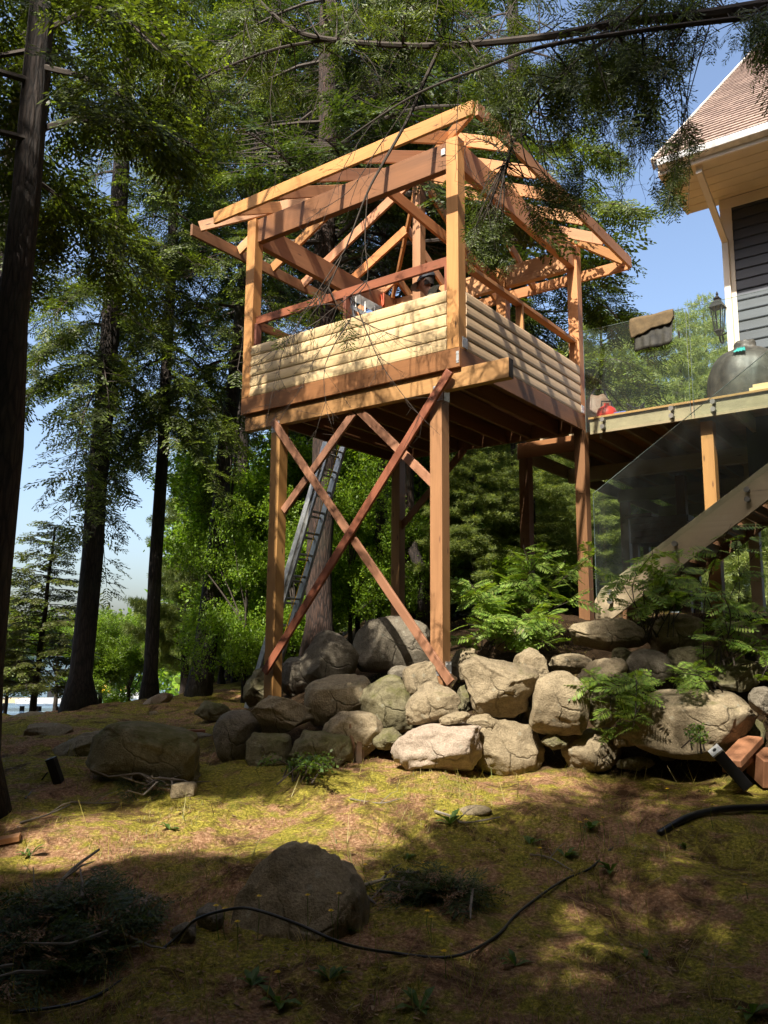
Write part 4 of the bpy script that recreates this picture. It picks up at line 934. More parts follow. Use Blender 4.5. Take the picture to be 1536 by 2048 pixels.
LITPX = [((0, 1670), (190, 1612), (420, 1598), (640, 1575), (800, 1490), (960, 1540), (1120, 1550), (1150, 1580), (980, 1606), (880, 1660), (720, 1690), (660, 1715), (560, 1700), (420, 1700), (250, 1735), (90, 1745), (0, 1760))]
def inpoly(x, y, poly):
    r = np.zeros(len(x), bool); n = len(poly)
    for i in range(n):
        x0, y0 = poly[i]; x1, y1 = poly[(i + 1) % n]; c = (y0 > y) != (y1 > y); r ^= c & (x < (x1 - x0) * (y - y0) / ((y1 - y0) or 1e-9) + x0)
    return r
LITZONES = []
for (px, d, h, r, v_) in ((470, 17.5, 3, 2.0, .02), (560, 16.5, 3, 1.9, .02), (640, 18, 4, 1.8, .03), (715, 17.5, 3, 1.8, .03), (800, 17.5, 3, 1.2, .1), (262, 24, 2.2, 2.4, .05), (72, 16.5, 3, 1.3, .2), (205, 22, 2, 1.6, .2), (372, 19.5, 3.5, 1.5, .1), (430, 21, 4, 1.9, .08), (960, 18.5, 4, 1.6, .05), (1090, 20, 4.5, 2.1, .03), (1210, 23, 4, 2.3, .03), (1300, 26, 6.5, 2.5, .1), (1390, 24, 6, 2.5, .1), (1445, 27, 6.5, 2.5, .1)):
    q = at(px, 1300, d)
    for dh in (0, 1.6): LITZONES.append((q[0], q[1], gz(q[0], q[1]) + h + dh, r, v_))
for px, d in ((585, 13.9), (490, 13.6), (700, 14.2), (950, 14.3), (1075, 14.2), (1205, 15.2), (790, 14.3)):
    q = at(px, 1300, d); LITZONES.append((q[0], q[1], gz(q[0], q[1]) + 2., 1.0, .05))
SKYZONES = [(-2.95, 6.3, 7.0, 1.9, .1), (-2.95, 6.3, 9.5, 1.9, .06), (-4.5, 13, 6, 2., .06), (-4.5, 13, 9, 2., .06), (-3.6, 14, 6, 1.8, .1), (-3, 14.6, 8, 2.2, .06), (-1, 13.2, 10, 2.6, .06), (-1.5, 10, 8.5, 2, .1), (2.6, 15.5, 7, 2, .05), (2.6, 15.5, 9.5, 2, .05), (1.2, 5.6, 5.6, 1.4, .3), (-1.2, 6.6, 5.8, 1.4, .15)]
def keep_wide(P, r):
    k = np.ones(len(P)); a = np.cross(SUN, [0, 0, 1.]); a /= np.linalg.norm(a); b_ = np.cross(SUN, a)
    for o_ in (0 * a, a * r, -a * r, b_ * r, -b_ * r): k = np.minimum(k, keep_prob(P + o_, True))
    return k
def keep_prob(P, strict=False):
    """how much of the foliage whose shade would fall there stays on the tree (pruned so that sun reaches what the place has in sun)"""
    P = np.asarray(P, float); D = -SUN; n = len(P); k = np.ones(n)
    t = (P[:, 2] - 1) / SUN[2]
    for _ in range(12):
        H = P + D * t[:, None]; t = t + (H[:, 2] - ground(H[:, 0], H[:, 1])) / SUN[2] * .7
    t = np.maximum(t, 0); H = P + D * t[:, None]
    px, py, dd = project(H); inf = (dd > 0) & (dd < 11) & (px > -80) & (px < 1640) & (py < 2150)
    lit = inpoly(px, py, LITPX[0]); k = np.where(inf & lit, .0, k)
    def box(x0, x1, y0, y1, v):
        nonlocal k; k = np.where(inf & (px > x0) & (px < x1) & (py > y0) & (py < y1), v, k)
    box(760, 1180, 1270, 1550, .012); box(1130, 1300, 1230, 1330, .08); box(1290, 1640, 1220, 1560, .5); box(890, 1230, 1060, 1320, .01); box(1160, 1300, 1420, 1545, .15); box(1400, 1640, 1420, 1600, .03)
    for x, y, r in ((1430, 1900, 40), (1120, 1960, 44), (1250, 2010, 40), (1500, 1820, 30), (1390, 1740, 45), (1180, 1830, 60), (1330, 1815, 40), (1000, 1900, 50), (900, 1895, 40), (690, 1750, 44), (760, 1755, 25), (1290, 1620, 40), (700, 1770, 22)):
        k = np.where(inf & ((px - x) ** 2 + ((py - y) * 1.7) ** 2 < (r * 1.3) ** 2), .0, k)
    for (x, y, z, r, v_) in LITZONES:
        tt = (P[:, 2] - z) / SUN[2]; Hh = P + D * tt[:, None]; hit = (tt > .8) & ((Hh[:, 0] - x) ** 2 + (Hh[:, 1] - y) ** 2 < r * r); k = np.where(hit, np.minimum(k, 0. if strict else v_), k)
    for (x, y, z, r, v_) in (SKYZONES if strict else ()):
        tt = (P[:, 2] - z) / SUN[2]; Hh = P + D * tt[:, None]; hit = (tt > .8) & ((Hh[:, 0] - x) ** 2 + (Hh[:, 1] - y) ** 2 < r * r); k = np.where(hit, np.minimum(k, v_), k)
    # walls of the playhouse and the house
    for (vv, u0, u1, z0, z1, f) in ((0, -.6, 3.3, -.3, 2.7, None), (.1, .1, .6, -3.2, -.2, .05), (.1, 2.2, 2.7, -3.2, -.2, .8), (0, .75, 2.2, -3, -.3, .5), (TV / 2, -.6, 3.3, 1.6, 3.5, .35), (TV, -9, -.05, -1, 4.5, .03), (2.15, -4, -.4, -2.4, 1.0, .4)):
        tt = ((P - CO) @ DV - vv) / (SUN @ DV); Hh = P + D * tt[:, None]; q = Hh - CO; u = q @ DU; hit = (tt > 0) & (tt < t + .6) & (u > u0) & (u < u1) & (q[:, 2] > z0) & (q[:, 2] < z1)
        val = f if f is not None else np.where(u > 1.7, .8, np.where(u > .95, .4, .03)); k = np.where(hit, np.minimum(k, val), k)
    tt = ((P - CO) @ DU) / (SUN @ DU); Hh = P + D * tt[:, None]; q = Hh - CO; v = q @ DV; hit = (tt > 0) & (tt < t + .6) & (v > -.5) & (v < 3.4) & (q[:, 2] > -.2) & (q[:, 2] < 2.6); k = np.where(hit, np.minimum(k, .015), k)
    return k
# ================================================================== TREES
HG = 'tall hemlocks round the playhouse'
b = gat(-22, 6.3); tree('hemlock_tree', 'nearest thick dark trunk cut by the left edge of the photo', b, up_(b, 14), .135, .06, 'hemA', 4.9, (.70, .70, 1.0), 1.0, HG, flare=2.1, soft=.7, xmax=-1.6)
b = gat(167, 13); tree('hemlock_tree', 'tall hemlock with flared root standing at the lake edge', b, up_(b, 18, .25), .17, .09, 'hemB', 4.7, (.66, .66, 1.2), 2.0, HG, flare=1.9, soft=.5)
b = gat(304, 14); tree('hemlock_tree', 'slender straight hemlock between the flared trunk and the leaning trunk', b, up_(b, 16, .0), .115, .05, 'hemB', 4.7, (.55, .55, 1.1), 4.4, HG, soft=.5)
b = gat(400, 14.6); tree('hemlock_tree', 'leaning hemlock just left of the playhouse', b, up_(b, 17, 1.25), .16, .07, 'hemA', 5.2, (.66, .66, 1.1), 3.0, HG, soft=.4)
b = gat(423, 14.9); tree('dead_sapling', 'thin bare sapling standing against the leaning trunk', b, up_(b, 5, .35), .05, .015, None, mt='bark', group=None)
b = gat(638, 13.2); tree('hemlock_tree', 'thick red barked hemlock behind the crossed braces rising above the playhouse', b, up_(b, 21, -.05), .215, .10, 'hemC', 6.4, (1.25, 1.25, 1.4), .5, HG, mt='bark_red')
b = gat(762, 15); tree('hemlock_tree', 'thin dark trunk seen left of the back left playhouse post', b, up_(b, 15), .12, .05, 'hemC', 6.4, (.8, .8, 1.0), 1.5, HG)
b = gat(812, 14.5); tree('hemlock_tree', 'rough barked trunk seen right of the back left playhouse post', b, up_(b, 16), .145, .06, 'hemC', 6.5, (.9, .9, 1.1), 2.9, HG, mt='bark_red')
b = gat(1050, 15.5); tree('hemlock_tree', 'broad hemlock behind the right side of the playhouse, tips against the sky', b, up_(b, 17), .2, .08, 'hemA', 4.6, (.92, .92, 1.25), 5.3, HG)
b = gat(470, 18.5); tree('hemlock_tree', 'dense hemlock farther back behind the left eave', b, up_(b, 20), .2, .08, 'hemC', 5.5, (1.1, 1.1, 1.5), .2, HG)
b = gat(890, 19); tree('hemlock_tree', 'dense dark hemlock farther back behind the king post', b, up_(b, 20), .2, .08, 'hemC', 5.5, (1.25, 1.25, 1.5), 3.9, HG)
b = gat(-60, 15); tree('hemlock_tree', 'hemlock behind the nearest trunk at the left edge', b, up_(b, 18), .18, .08, 'hemA', 7.6, (.85, .95, 1.2), 3.3, HG)
b = gat(850, 14.2); m = MB()
t = thing('broken_trunk', 'bent broken dead stub leaning in the shade behind the playhouse', 'dead tree', b)
m.tube([b, up_(b, .5, -.02), up_(b, 1.0, -.06), up_(b, 1.35, -.2), up_(b, 1.5, -.16)], [.13, .11, .10, .09, .02], 9); obj('trunk', m, M['bark'], t, smooth=True)
# lake side trees
b = gat(72, 16.5); tree('cedar_tree', 'slender cedar with a thin leafy crown at the lake edge', b, up_(b, 4.0, .2), .075, .02, 'cedar', .85, (1., 1., .82), 0, mt='bark', flare=1.3)
b = gat(-10, 17.5); b[2] = max(b[2], -.4); tree('cedar_tree', 'short bushy cedar half hidden by the nearest trunk', b, up_(b, 3.4), .07, .02, 'cedar', 1.1, (.8, .8, .5), 2)
b = gat(262, 24); tree('maple_tree', 'bright green young maple at the lake edge between two trunks', b, up_(b, 3.4), .09, .03, 'maple', 1.7, (.74, .74, .62), 0)
b = gat(205, 22); tree('shoreline_tree', 'olive green broadleaf just right of the flared trunk', b, up_(b, 3.0), .08, .03, 'dull', 1.9, (.42, .42, .45), 1)
b = gat(118, 21); tree('shoreline_tree', 'dull green broadleaf behind the slender cedar', b, up_(b, 2.6), .08, .03, 'dull', 1.5, (.55, .55, .42), 2.4)
b = gat(20, 22); tree('shoreline_tree', 'dull green broadleaf between the nearest trunk and the cedar', b, up_(b, 2.4), .08, .03, 'dull', 1.6, (.6, .6, .4), 4)
b = gat(372, 19.5); tree('pine_tree', 'soft white pine with feathery limbs left of the leaning trunk', b, up_(b, 7.5), .10, .03, 'pine', .8, (.5, .5, .72), .3)
b = gat(430, 22); tree('pine_tree', 'white pine lit green between the leaning trunk and the playhouse post', b, up_(b, 8), .11, .03, 'pine', .2, (.8, .8, .95), 1.7)
UG = 'leafy understory behind the playhouse'
for lb, px, d, cr, sc, rot, dz in (
 ('sunlit maple filling the gap left of the left front post', 470, 17.5, 'maple', (.95, .95, .95), .5, 0), ('sunlit maple seen between the left post and the ladder', 560, 16.5, 'maple', (.8, .8, .75), 2.1, 0),
 ('yellow green maple seen through the crossed braces', 715, 17.5, 'maple', (.9, .9, .8), 3.2, 0), ('yellowish bush at the foot of the leaning trunk', 445, 16.5, 'maple', (.40, .40, .36), 1.1, 0),
 ('sunlit broadleaf low behind the ladder', 610, 16, 'maple', (.6, .6, .5), 5.1, 0), ('green broadleaf behind the rough barked trunk', 830, 18, 'maple', (.9, .9, 1.0), .9, 0),
 ('green bush low behind the biggest dark boulder', 735, 15.5, 'maple', (.45, .45, .40), 2.9, 0),
 ('deep green broadleaf behind the right front post', 905, 17, 'dull', (.5, .5, .4), 4.1, 0), ('dark bush behind the bright shrub', 1060, 13.5, 'dull', (.5, .5, .16), 0.2, 0),
 ('tall maple rising in the middle distance behind the braces', 640, 18.5, 'maple', (1.2, 1.2, 1.0), 1.2, 0)):
    b = gat(px, d); tree('broadleaf_tree', lb, b, up_(b, 3.6 * sc[2]), .06, .02, cr, .25, sc, rot, UG)
YG = 'young trees close behind the playhouse'
for lb, px, d, cr, sc, rot in (('young sunlit maple close behind the ladder', 585, 13.9, 'thin', (.5, .5, .62), 1.1), ('young sunlit maple between the leaning trunk and the left front post', 490, 13.6, 'thin', (.42, .42, .62), 2.2),
 ('leafy sapling close behind the crossing of the braces', 700, 14.2, 'thin', (.5, .5, .62), 4.0), ('sunlit young pine close behind the right front post', 950, 14.3, 'pine', (.5, .5, .36), 2.0), ('sunlit young pine between the two rear posts', 1075, 14.2, 'pine', (.5, .5, .34), .6),
 ('small pale pine behind the stair foot glass', 1205, 15.2, 'pine', (.42, .42, .27), 5.0), ('leafy sapling behind the back left playhouse post', 790, 14.3, 'thin', (.4, .4, .5), .3)):
    b = gat(px, d); tree('young_tree', lb, b, up_(b, (3.4 if cr == 'thin' else 7) * sc[2]), .04, .012, cr, .2, sc, rot, YG)
PG = 'pines behind the deck'
for lb, px, d, sc, rot, dz in (('shaded pine seen right of the right front post', 960, 18.5, (.9, .9, .55), .4, .0), ('sunlit pine seen between the two rear posts', 1090, 20, (1., 1., .52), 1.9, 0),
 ('pale pine seen through the stair glass', 1210, 23, (1.05, 1.05, .56), 3.9, 0), ('pale pine top beyond the deck right of the jacket', 1390, 24, (.95, .95, 1.08), 2.2, .4),
 ('yellow green pine top beyond the deck below the jacket', 1300, 26, (1.1, 1.1, 1.1), 5.0, 0), ('pine top beyond the deck left of the covered barbecue', 1445, 27, (.9, .9, 1.3), .9, 0),
 ('dark pine behind the king post side of the deck', 1010, 25, (1.2, 1.2, 1.15), .1, 0), ('pine beyond the red fuel can at the deck corner', 1225, 22, (.95, .95, 1.0), 4.4, 0)):
    b = gat(px, d); tree('pine_tree', lb, b, up_(b, 8 * sc[2]), .11, .03, 'pine', .3, sc, rot, PG)
# far wood: one mass behind everything, and the far shore
def wood_mass(name, label, cells, key, mats, size, seed):
    rng = np.random.default_rng(seed); pos = []
    for (x0, x1, y0, y1, zt, n) in cells:
        q = np.stack([rng.uniform(x0, x1, n), rng.uniform(y0, y1, n), rng.random(n) ** .8], 1); g = np.maximum(ground(q[:, 0], q[:, 1]), -1.4)
        top = zt * (.75 + .25 * np.sin(q[:, 0] * 1.1 + seed) * np.cos(q[:, 0] * .37) + .1 * np.sin(q[:, 0] * 3.1)); q[:, 2] = g + q[:, 2] * top; pos.append(q)
    pos = np.concatenate(pos); fo = Foliage(); d = rng.normal(size=pos.shape) * np.array([1, 1, .5]); u = np.tile([0, 0, 1.], (len(pos), 1)) + rng.normal(size=pos.shape) * .4
    fo.add(key, pos, d, u, size * rng.uniform(.7, 1.4, len(pos))); o = fo.obj(name, mats, None, pos.mean(0) * 0); return tag(o, label, 'wood', kind='stuff')
wood_mass('far_wood', 'deep green far wood closing the view behind the playhouse and deck', [(-7, 16, 27, 36, 9, 4200), (-10, -4, 30, 38, 5, 700)], 'broad', [M['maple'], M['maple_dark']], .75, 7)
wood_mass('far_shore_trees', 'pale band of trees on the far shore of the lake', [(-420, 60, 402, 430, 22, 6000)], 'broad', [M['maple_dark'], M['cedar']], 6.0, 8)

# ================================================================== SHADING TREES AND THE OVERHANGING BOUGH
def inframe(P, mg):
    x, y, d = project(P); m_ = mg * 5 / np.maximum(d, 1); return (d > .1) & (x > -m_) & (x < 1536 + m_) & (y > -m_) & (y < 2048 + m_)
def shading_tree(label, base, h, r0, cz, H, Rm, nl, seed, spray=.6, dens=1.15):
    base = np.array([base[0], base[1], gz(*base)]); t = tree('hemlock_tree', label, base, up_(base, h), r0, .06, None, group='hemlocks behind the viewer')
    w, p, d, u, s = conifer_crown(H=H, Rm=Rm, nl=nl, seed=seed, spray=spray, dens=dens, profile=lambda q: .55 + .45 * math.sin(math.pi * min(1, q * 1.1 + .1)))
    p = p + base + np.array([0, 0, cz]); kp = (rg.random(len(p)) < keep_wide(p + nrm(d) * s[:, None] * .5, .34)) & ~inframe(p + nrm(d) * s[:, None] * .5, 330); p, d, u, s = p[kp], d[kp], u[kp], s[kp]
    w.v = [tuple(np.array(q) + base + np.array([0, 0, cz])) for q in w.v]; cen = np.array([np.mean([w.v[i] for i in f], axis=0) for f in w.f]); kf = (keep_prob(cen, True) > .3) & ~inframe(cen, 60)
    w.f = [f for f, k in zip(w.f, kf) if k]; w.uv = [f for f, k in zip(w.uv, kf) if k]; w.mi = [0] * len(w.f)
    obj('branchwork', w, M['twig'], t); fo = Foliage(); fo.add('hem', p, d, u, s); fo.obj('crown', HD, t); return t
SK = dict(spray=.95, dens=.75)  # unseen trees, crowns spread wide to block sky light overhead
shading_tree('hemlock out of frame behind the viewer, shading the foreground moss', (-2.6, -2.2), 17, .2, 4.0, 12, 4.8, 66, 31, **SK)
shading_tree('second hemlock out of frame to the right behind the viewer', (2.4, -3.2), 18, .2, 4.5, 12.5, 5.0, 66, 32, **SK)
shading_tree('third hemlock out of frame to the far left behind the viewer', (-6.2, -.5), 17, .2, 4.0, 12, 4.8, 66, 33, **SK)
shading_tree('fourth hemlock out of frame far behind the viewer', (-.8, -6.2), 20, .22, 6, 13, 5.0, 66, 34, **SK)
shading_tree('fifth hemlock out of frame beyond the nearest left trunk', (-7.6, 4.4), 19, .2, 6.0, 12, 4.8, 60, 35, **SK)
shading_tree('sixth hemlock out of frame at the right, over the cut timbers', (6.2, .2), 17, .2, 4.0, 13, 5.0, 66, 36, **SK)
shading_tree('seventh hemlock out of frame high over the stairs', (8.6, 5.6), 19, .2, 8.5, 11, 4.6, 56, 37, **SK)
shading_tree('eighth hemlock out of frame with limbs high above the viewer', (1.0, -1.5), 19, .2, 9.5, 9, 5.4, 60, 38, **SK)
wood_mass('sky_block_wood', 'unseen wood mass added behind and beside the viewer to block sky light', [(-24, 26, -17, -8, 16, 4600), (-26, -12, -9, 7, 13, 2200), (-24, -10.5, 7, 12.5, 11, 900), (8.5, 22, -9, 6.5, 13, 2600)], 'broad', [M['maple_dark'], M['hem_dark']], 1.5, 9)  # unseen foliage added to keep sky light off the ground
base = np.array([5.4, 4.6, gz(5.4, 4.6)])
ot = tree('hemlock_tree', 'overhanging hemlock whose dark bough crosses the top of the photo', base, up_(base, 12), .22, .08, None)
w = MB(); pos = []; dr = []; ups = []; sc = []
def pth(l): return [at(*q) for q in l]
def smooth(pts, n=5):
    out = []; P = [pts[0]] + pts + [pts[-1]]
    for i in range(1, len(P) - 2):
        for k in range(n):
            t = k / n; out.append(.5 * ((2 * P[i]) + (-P[i - 1] + P[i + 1]) * t + (2 * P[i - 1] - 5 * P[i] + 4 * P[i + 1] - P[i + 2]) * t * t + (-P[i - 1] + 3 * P[i] - 3 * P[i + 1] + P[i + 2]) * t ** 3))
    out.append(P[-2]); return out
def bough(l, r0, r1, extra=None):
    pts = ([extra] if extra is not None else []) + pth(l); pts = smooth(pts); n = len(pts); w.tube(pts, [r0 + (r1 - r0) * i / (n - 1) for i in range(n)], 7); return pts
B1 = bough([(1720, -10, 4.9), (1536, 10, 5.1), (1400, 30, 5.3), (1250, 44, 5.5), (1080, 75, 5.8), (850, 92, 6.1), (640, 76, 6.3), (560, 40, 6.4), (500, -20, 6.5)], .05, .012, base + np.array([0, 0, 5.3]))
B2 = bough([(1720, 5, 4.9), (1540, 30, 5.0), (1330, 55, 5.1), (1100, 90, 5.2), (980, 130, 5.3), (830, 190, 5.4), (690, 280, 5.5)], .026, .005, base + np.array([0, 0, 5.1]))
B3 = bough([(880, 95, 6.05), (850, 160, 6.1), (815, 240, 6.1), (770, 320, 6.1), (735, 385, 6.1), (690, 500, 6.15), (640, 610, 6.2)], .018, .004)
B4 = bough([(690, 76, 6.3), (560, 96, 6.4), (440, 140, 6.6), (300, 210, 6.8)], .016, .005)
B5 = bough([(1330, -40, 5.3), (1230, 60, 5.4), (1110, 160, 5.4), (1040, 260, 5.5), (1010, 330, 5.5)], .012, .003)
def twig(a, c, sag, n=8, r=.006, spray=.30, from_=.35, dens=1.0, hang=.75, rng=rg, leafy=True, prob=1.0):
    a, c = np.asarray(a, float), np.asarray(c, float); L = np.linalg.norm(c - a); pts = []
    wob = rng.normal(size=3) * .06 * L
    for i in range(n): t = i / (n - 1); pts.append(a + (c - a) * t + wob * math.sin(math.pi * t) + np.array([0, 0, -sag * L * math.sin(math.pi * t)]))
    w.tube(pts, [r * (1 - .8 * i / (n - 1)) for i in range(n)], 4, cap=False)
    if not leafy: return pts
    ns = max(3, int(L * (1 - from_) / spray * 5.5 * dens))
    for k in range(ns):
        t = from_ + (1 - from_) * (k + rng.random()) / ns; p, d = along(pts, t); h = nrm(d * .6 + np.array([rng.normal() * .6, rng.normal() * .6, -hang - .3 * rng.random()]))
        pos.append(p); dr.append(h); ups.append(nrm(rng.normal(size=3) + np.array([0, -.6, .4]))); sc.append(spray * rng.uniform(.6, 1.2))
    return pts
def cluster(px0, px1, py0, py1, d0, d1, n, roots, spray=.28, **kw):
    for k in range(n):
        q = at(rg.uniform(px0, px1), rg.uniform(py0, py1), rg.uniform(d0, d1)); rt_ = roots[int(rg.integers(len(roots)))]
        i = int(np.argmin([np.linalg.norm((p - q)[:2]) + .35 * abs(p[2] - q[2]) for p in rt_])); i = max(0, min(len(rt_) - 1, i + int(rg.integers(-3, 4)))); twig(rt_[i], q, rg.uniform(-.12, .05), spray=spray, **kw)
cluster(1110, 1300, 80, 330, 5.0, 5.7, 28, [B1, B2], .26); cluster(1240, 1370, 60, 330, 5.0, 5.7, 20, [B1, B2], .24); cluster(1300, 1385, 300, 430, 5.1, 5.5, 7, [B1], .20, from_=.6)
cluster(960, 1130, 100, 300, 5.3, 5.9, 20, [B1, B5], .24); cluster(1480, 1600, 20, 160, 4.7, 5.1, 14, [B1], .22); cluster(700, 1300, -60, 60, 5.4, 6.6, 44, [B1], .3, hang=.3); cluster(1270, 1420, -60, 60, 5.1, 5.6, 20, [B1], .26, hang=.5)
cluster(480, 760, -40, 120, 6.0, 7.0, 34, [B1, B4], .3, hang=.5); cluster(300, 620, 60, 260, 6.4, 7.4, 40, [B4], .30, hang=.55); cluster(760, 1000, 100, 210, 5.9, 6.8, 16, [B1, B4], .24)
cluster(925, 1010, 440, 560, 5.5, 5.8, 12, [B5], .20, from_=.72, dens=1.6); cluster(1050, 1170, 360, 470, 5.5, 5.8, 12, [B5], .20, from_=.7, dens=1.5); cluster(960, 1030, 330, 420, 5.5, 5.7, 4, [B5], .2, from_=.7)
cluster(480, 720, 560, 680, 6.2, 6.6, 11, [B3], .22, from_=.55, hang=.35)
# thin leafless twigs hanging before the siding
def dead_twig(l, r=.005, kids=9, kl=.32):
    pts = smooth(pth(l), 4); n = len(pts); w.tube(pts, [r * (1 - .75 * i / (n - 1)) for i in range(n)], 5, cap=False)
    for k in range(kids):
        p, d = along(pts, rg.uniform(.15, 1)); q = p + nrm(d * .7 + rg.normal(size=3) * np.array([.7, .4, .45]) + np.array([0, 0, -.35])) * kl * rg.uniform(.4, 1.1); mid = (p + q) / 2 + rg.normal(size=3) * .02
        w.tube([p, mid, q], [.0022, .0016, .0008], 4, cap=False)
        for _ in range(3): z_ = mid + (q - mid) * rg.random(); w.tube([z_, z_ + nrm((q - p) + rg.normal(size=3) * .25) * .12 * rg.uniform(.4, 1.2)], [.0012, .0006], 3, cap=False)
for l in ([(735, 385, 6.1), (730, 480, 6.1), (735, 560, 6.1), (705, 600, 6.1), (700, 640, 6.1), (640, 700, 6.1), (610, 760, 6.1), (560, 840, 6.1)],
          [(705, 590, 6.1), (740, 680, 6.1), (770, 740, 6.1), (830, 820, 6.1), (880, 870, 6.1)], [(690, 500, 6.15), (650, 560, 6.1), (600, 640, 6.1), (560, 720, 6.1), (530, 860, 6.1)],
          [(700, 640, 6.1), (650, 730, 6.1), (655, 830, 6.1)], [(735, 560, 6.1), (690, 600, 6.1), (640, 640, 6.1), (600, 700, 6.1)], [(830, 190, 5.4), (760, 290, 5.5), (700, 380, 5.5), (640, 420, 5.5)],
          [(700, 630, 6.1), (760, 660, 6.1), (840, 690, 6.1)], [(640, 640, 6.1), (560, 690, 6.1), (500, 740, 6.1)], [(850, 160, 6.1), (760, 230, 6.1), (690, 330, 6.1), (640, 460, 6.1)],
          [(1010, 330, 5.5), (990, 290, 5.5), (940, 280, 5.5), (935, 330, 5.5), (1010, 420, 5.5)], [(1110, 160, 5.4), (1060, 260, 5.4), (985, 310, 5.4), (975, 430, 5.5)], [(920, 110, 6.0), (915, 220, 6.0), (910, 320, 6.0)],
          [(1250, 180, 5.4), (1240, 300, 5.4), (1245, 400, 5.4)], [(1260, 200, 5.4), (1280, 250, 5.4), (1280, 330, 5.4)], [(560, 96, 6.4), (540, 200, 6.4), (560, 330, 6.4)], [(650, 80, 6.3), (640, 180, 6.3), (600, 300, 6.3)]):
    dead_twig(l, kids=12 if len(l) > 4 else 8)
obj('branchwork', w, M['twig'], ot); fo = Foliage(); pos = np.array(pos); kp = rg.random(len(pos)) < np.clip(keep_prob(pos) + .2, 0, 1); 
fo.add('hemfine', pos[kp], np.array(dr)[kp], np.array(ups)[kp], np.array(sc)[kp]); fo.obj('crown', HM, ot)

# ================================================================== SHRUBS AND GROUND PLANTS
def shrub(label, root, targets, n, leafl, key='pin', mats=None, seed=1, cat='shrub', group='pinnate leaved shrubs', name='leafy_shrub'):
    rng = np.random.default_rng(seed); root = np.asarray(root, float); t = thing(name, label, cat, root, group); m = MB(); fo = Foliage(); P = []; D = []; U = []; S = []
    for (px, py, d, rx, ry, k) in targets:
        for i in range(k):
            c = at(px + rng.uniform(-rx, rx), py + rng.uniform(-ry, ry), d + rng.uniform(-.35, .35)); rr = root + np.array([rng.normal() * .1, rng.normal() * .1, 0])
            mid = (rr + c) / 2 + np.array([rng.normal() * .06, rng.normal() * .06, .08]); pts = smooth([rr, mid, c], 4); nn_ = len(pts); m.tube(pts, [.008 - .006 * q / (nn_ - 1) for q in range(nn_)], 4, cap=False)
            for q in range(n):
                f = .55 + .45 * (q + rng.random()) / n; p, dd = along(pts, f); a = rng.uniform(0, 6.28); P.append(p); D.append((math.cos(a), math.sin(a) * .8, rng.uniform(-.5, .6))); U.append((rng.normal() * .4, -.3 + rng.normal() * .4, 1)); S.append(leafl * rng.uniform(.7, 1.15))
    fo.add(key, P, D, U, np.array(S)); obj('stem', m, M['twig'], t); fo.obj('foliage', mats or [M['fern']], t); return t
g = lambda px, py, d: at(px, py, d)
shrub('bright arching pinnate leaved shrub between the right front post and the stairs', g(1020, 1300, 8.9), [(1130, 1105, 8.9, 85, 18, 8), (1000, 1180, 8.7, 80, 30, 8), (1080, 1190, 8.7, 85, 40, 8), (980, 1250, 8.5, 60, 30, 6), (1080, 1260, 8.4, 75, 30, 6)], 8, .28, seed=3)
shrub('light green pinnate leaved shrub over the stair foot', g(1310, 1275, 8.2), [(1290, 1165, 8.0, 60, 25, 7), (1330, 1130, 8.0, 45, 30, 4), (1300, 1090, 8.0, 10, 8, 1), (1300, 1215, 8.0, 40, 20, 4), (1370, 1170, 8.0, 30, 20, 3)], 6, .28, seed=4)
shrub('shaded pinnate leaved shrub at the right edge before the stairs', g(1450, 1330, 7.6), [(1470, 1190, 7.6, 75, 40, 5), (1500, 1090, 7.6, 40, 50, 3), (1490, 1250, 7.6, 60, 40, 4), (1520, 1310, 7.5, 30, 50, 3)], 6, .24, seed=5)
shrub('hanging fern like shrub spilling between the wall boulders', g(1250, 1370, 7.6), [(1240, 1390, 7.15, 45, 25, 6), (1250, 1440, 7.05, 30, 35, 6), (1190, 1375, 7.2, 30, 10, 3), (1275, 1400, 7.1, 20, 30, 3)], 6, .22, seed=6)
shrub('dim pinnate seedling in front of the brown shaded boulder', g(1440, 1400, 7.5), [(1400, 1320, 7.45, 40, 40, 5), (1380, 1360, 7.4, 25, 25, 3)], 5, .20, seed=7)
shrub('broad leaved seedling before the huge cracked boulder', g(1390, 1500, 6.9), [(1400, 1470, 6.85, 25, 14, 4)], 4, .11, key='broad', mats=[M['herb'], M['fern']], seed=8, group='low herbs', cat='plant', name='seedling')
shrub('tuft of dark herbs at the foot of the mossy block', g(600, 1560, 7.1), [(580, 1535, 7.1, 60, 12, 9), (660, 1530, 7.1, 40, 12, 6)], 4, .12, key='broad', mats=[M['herb'], M['maple_dark']], seed=9, group='low herbs', cat='plant', name='seedling')

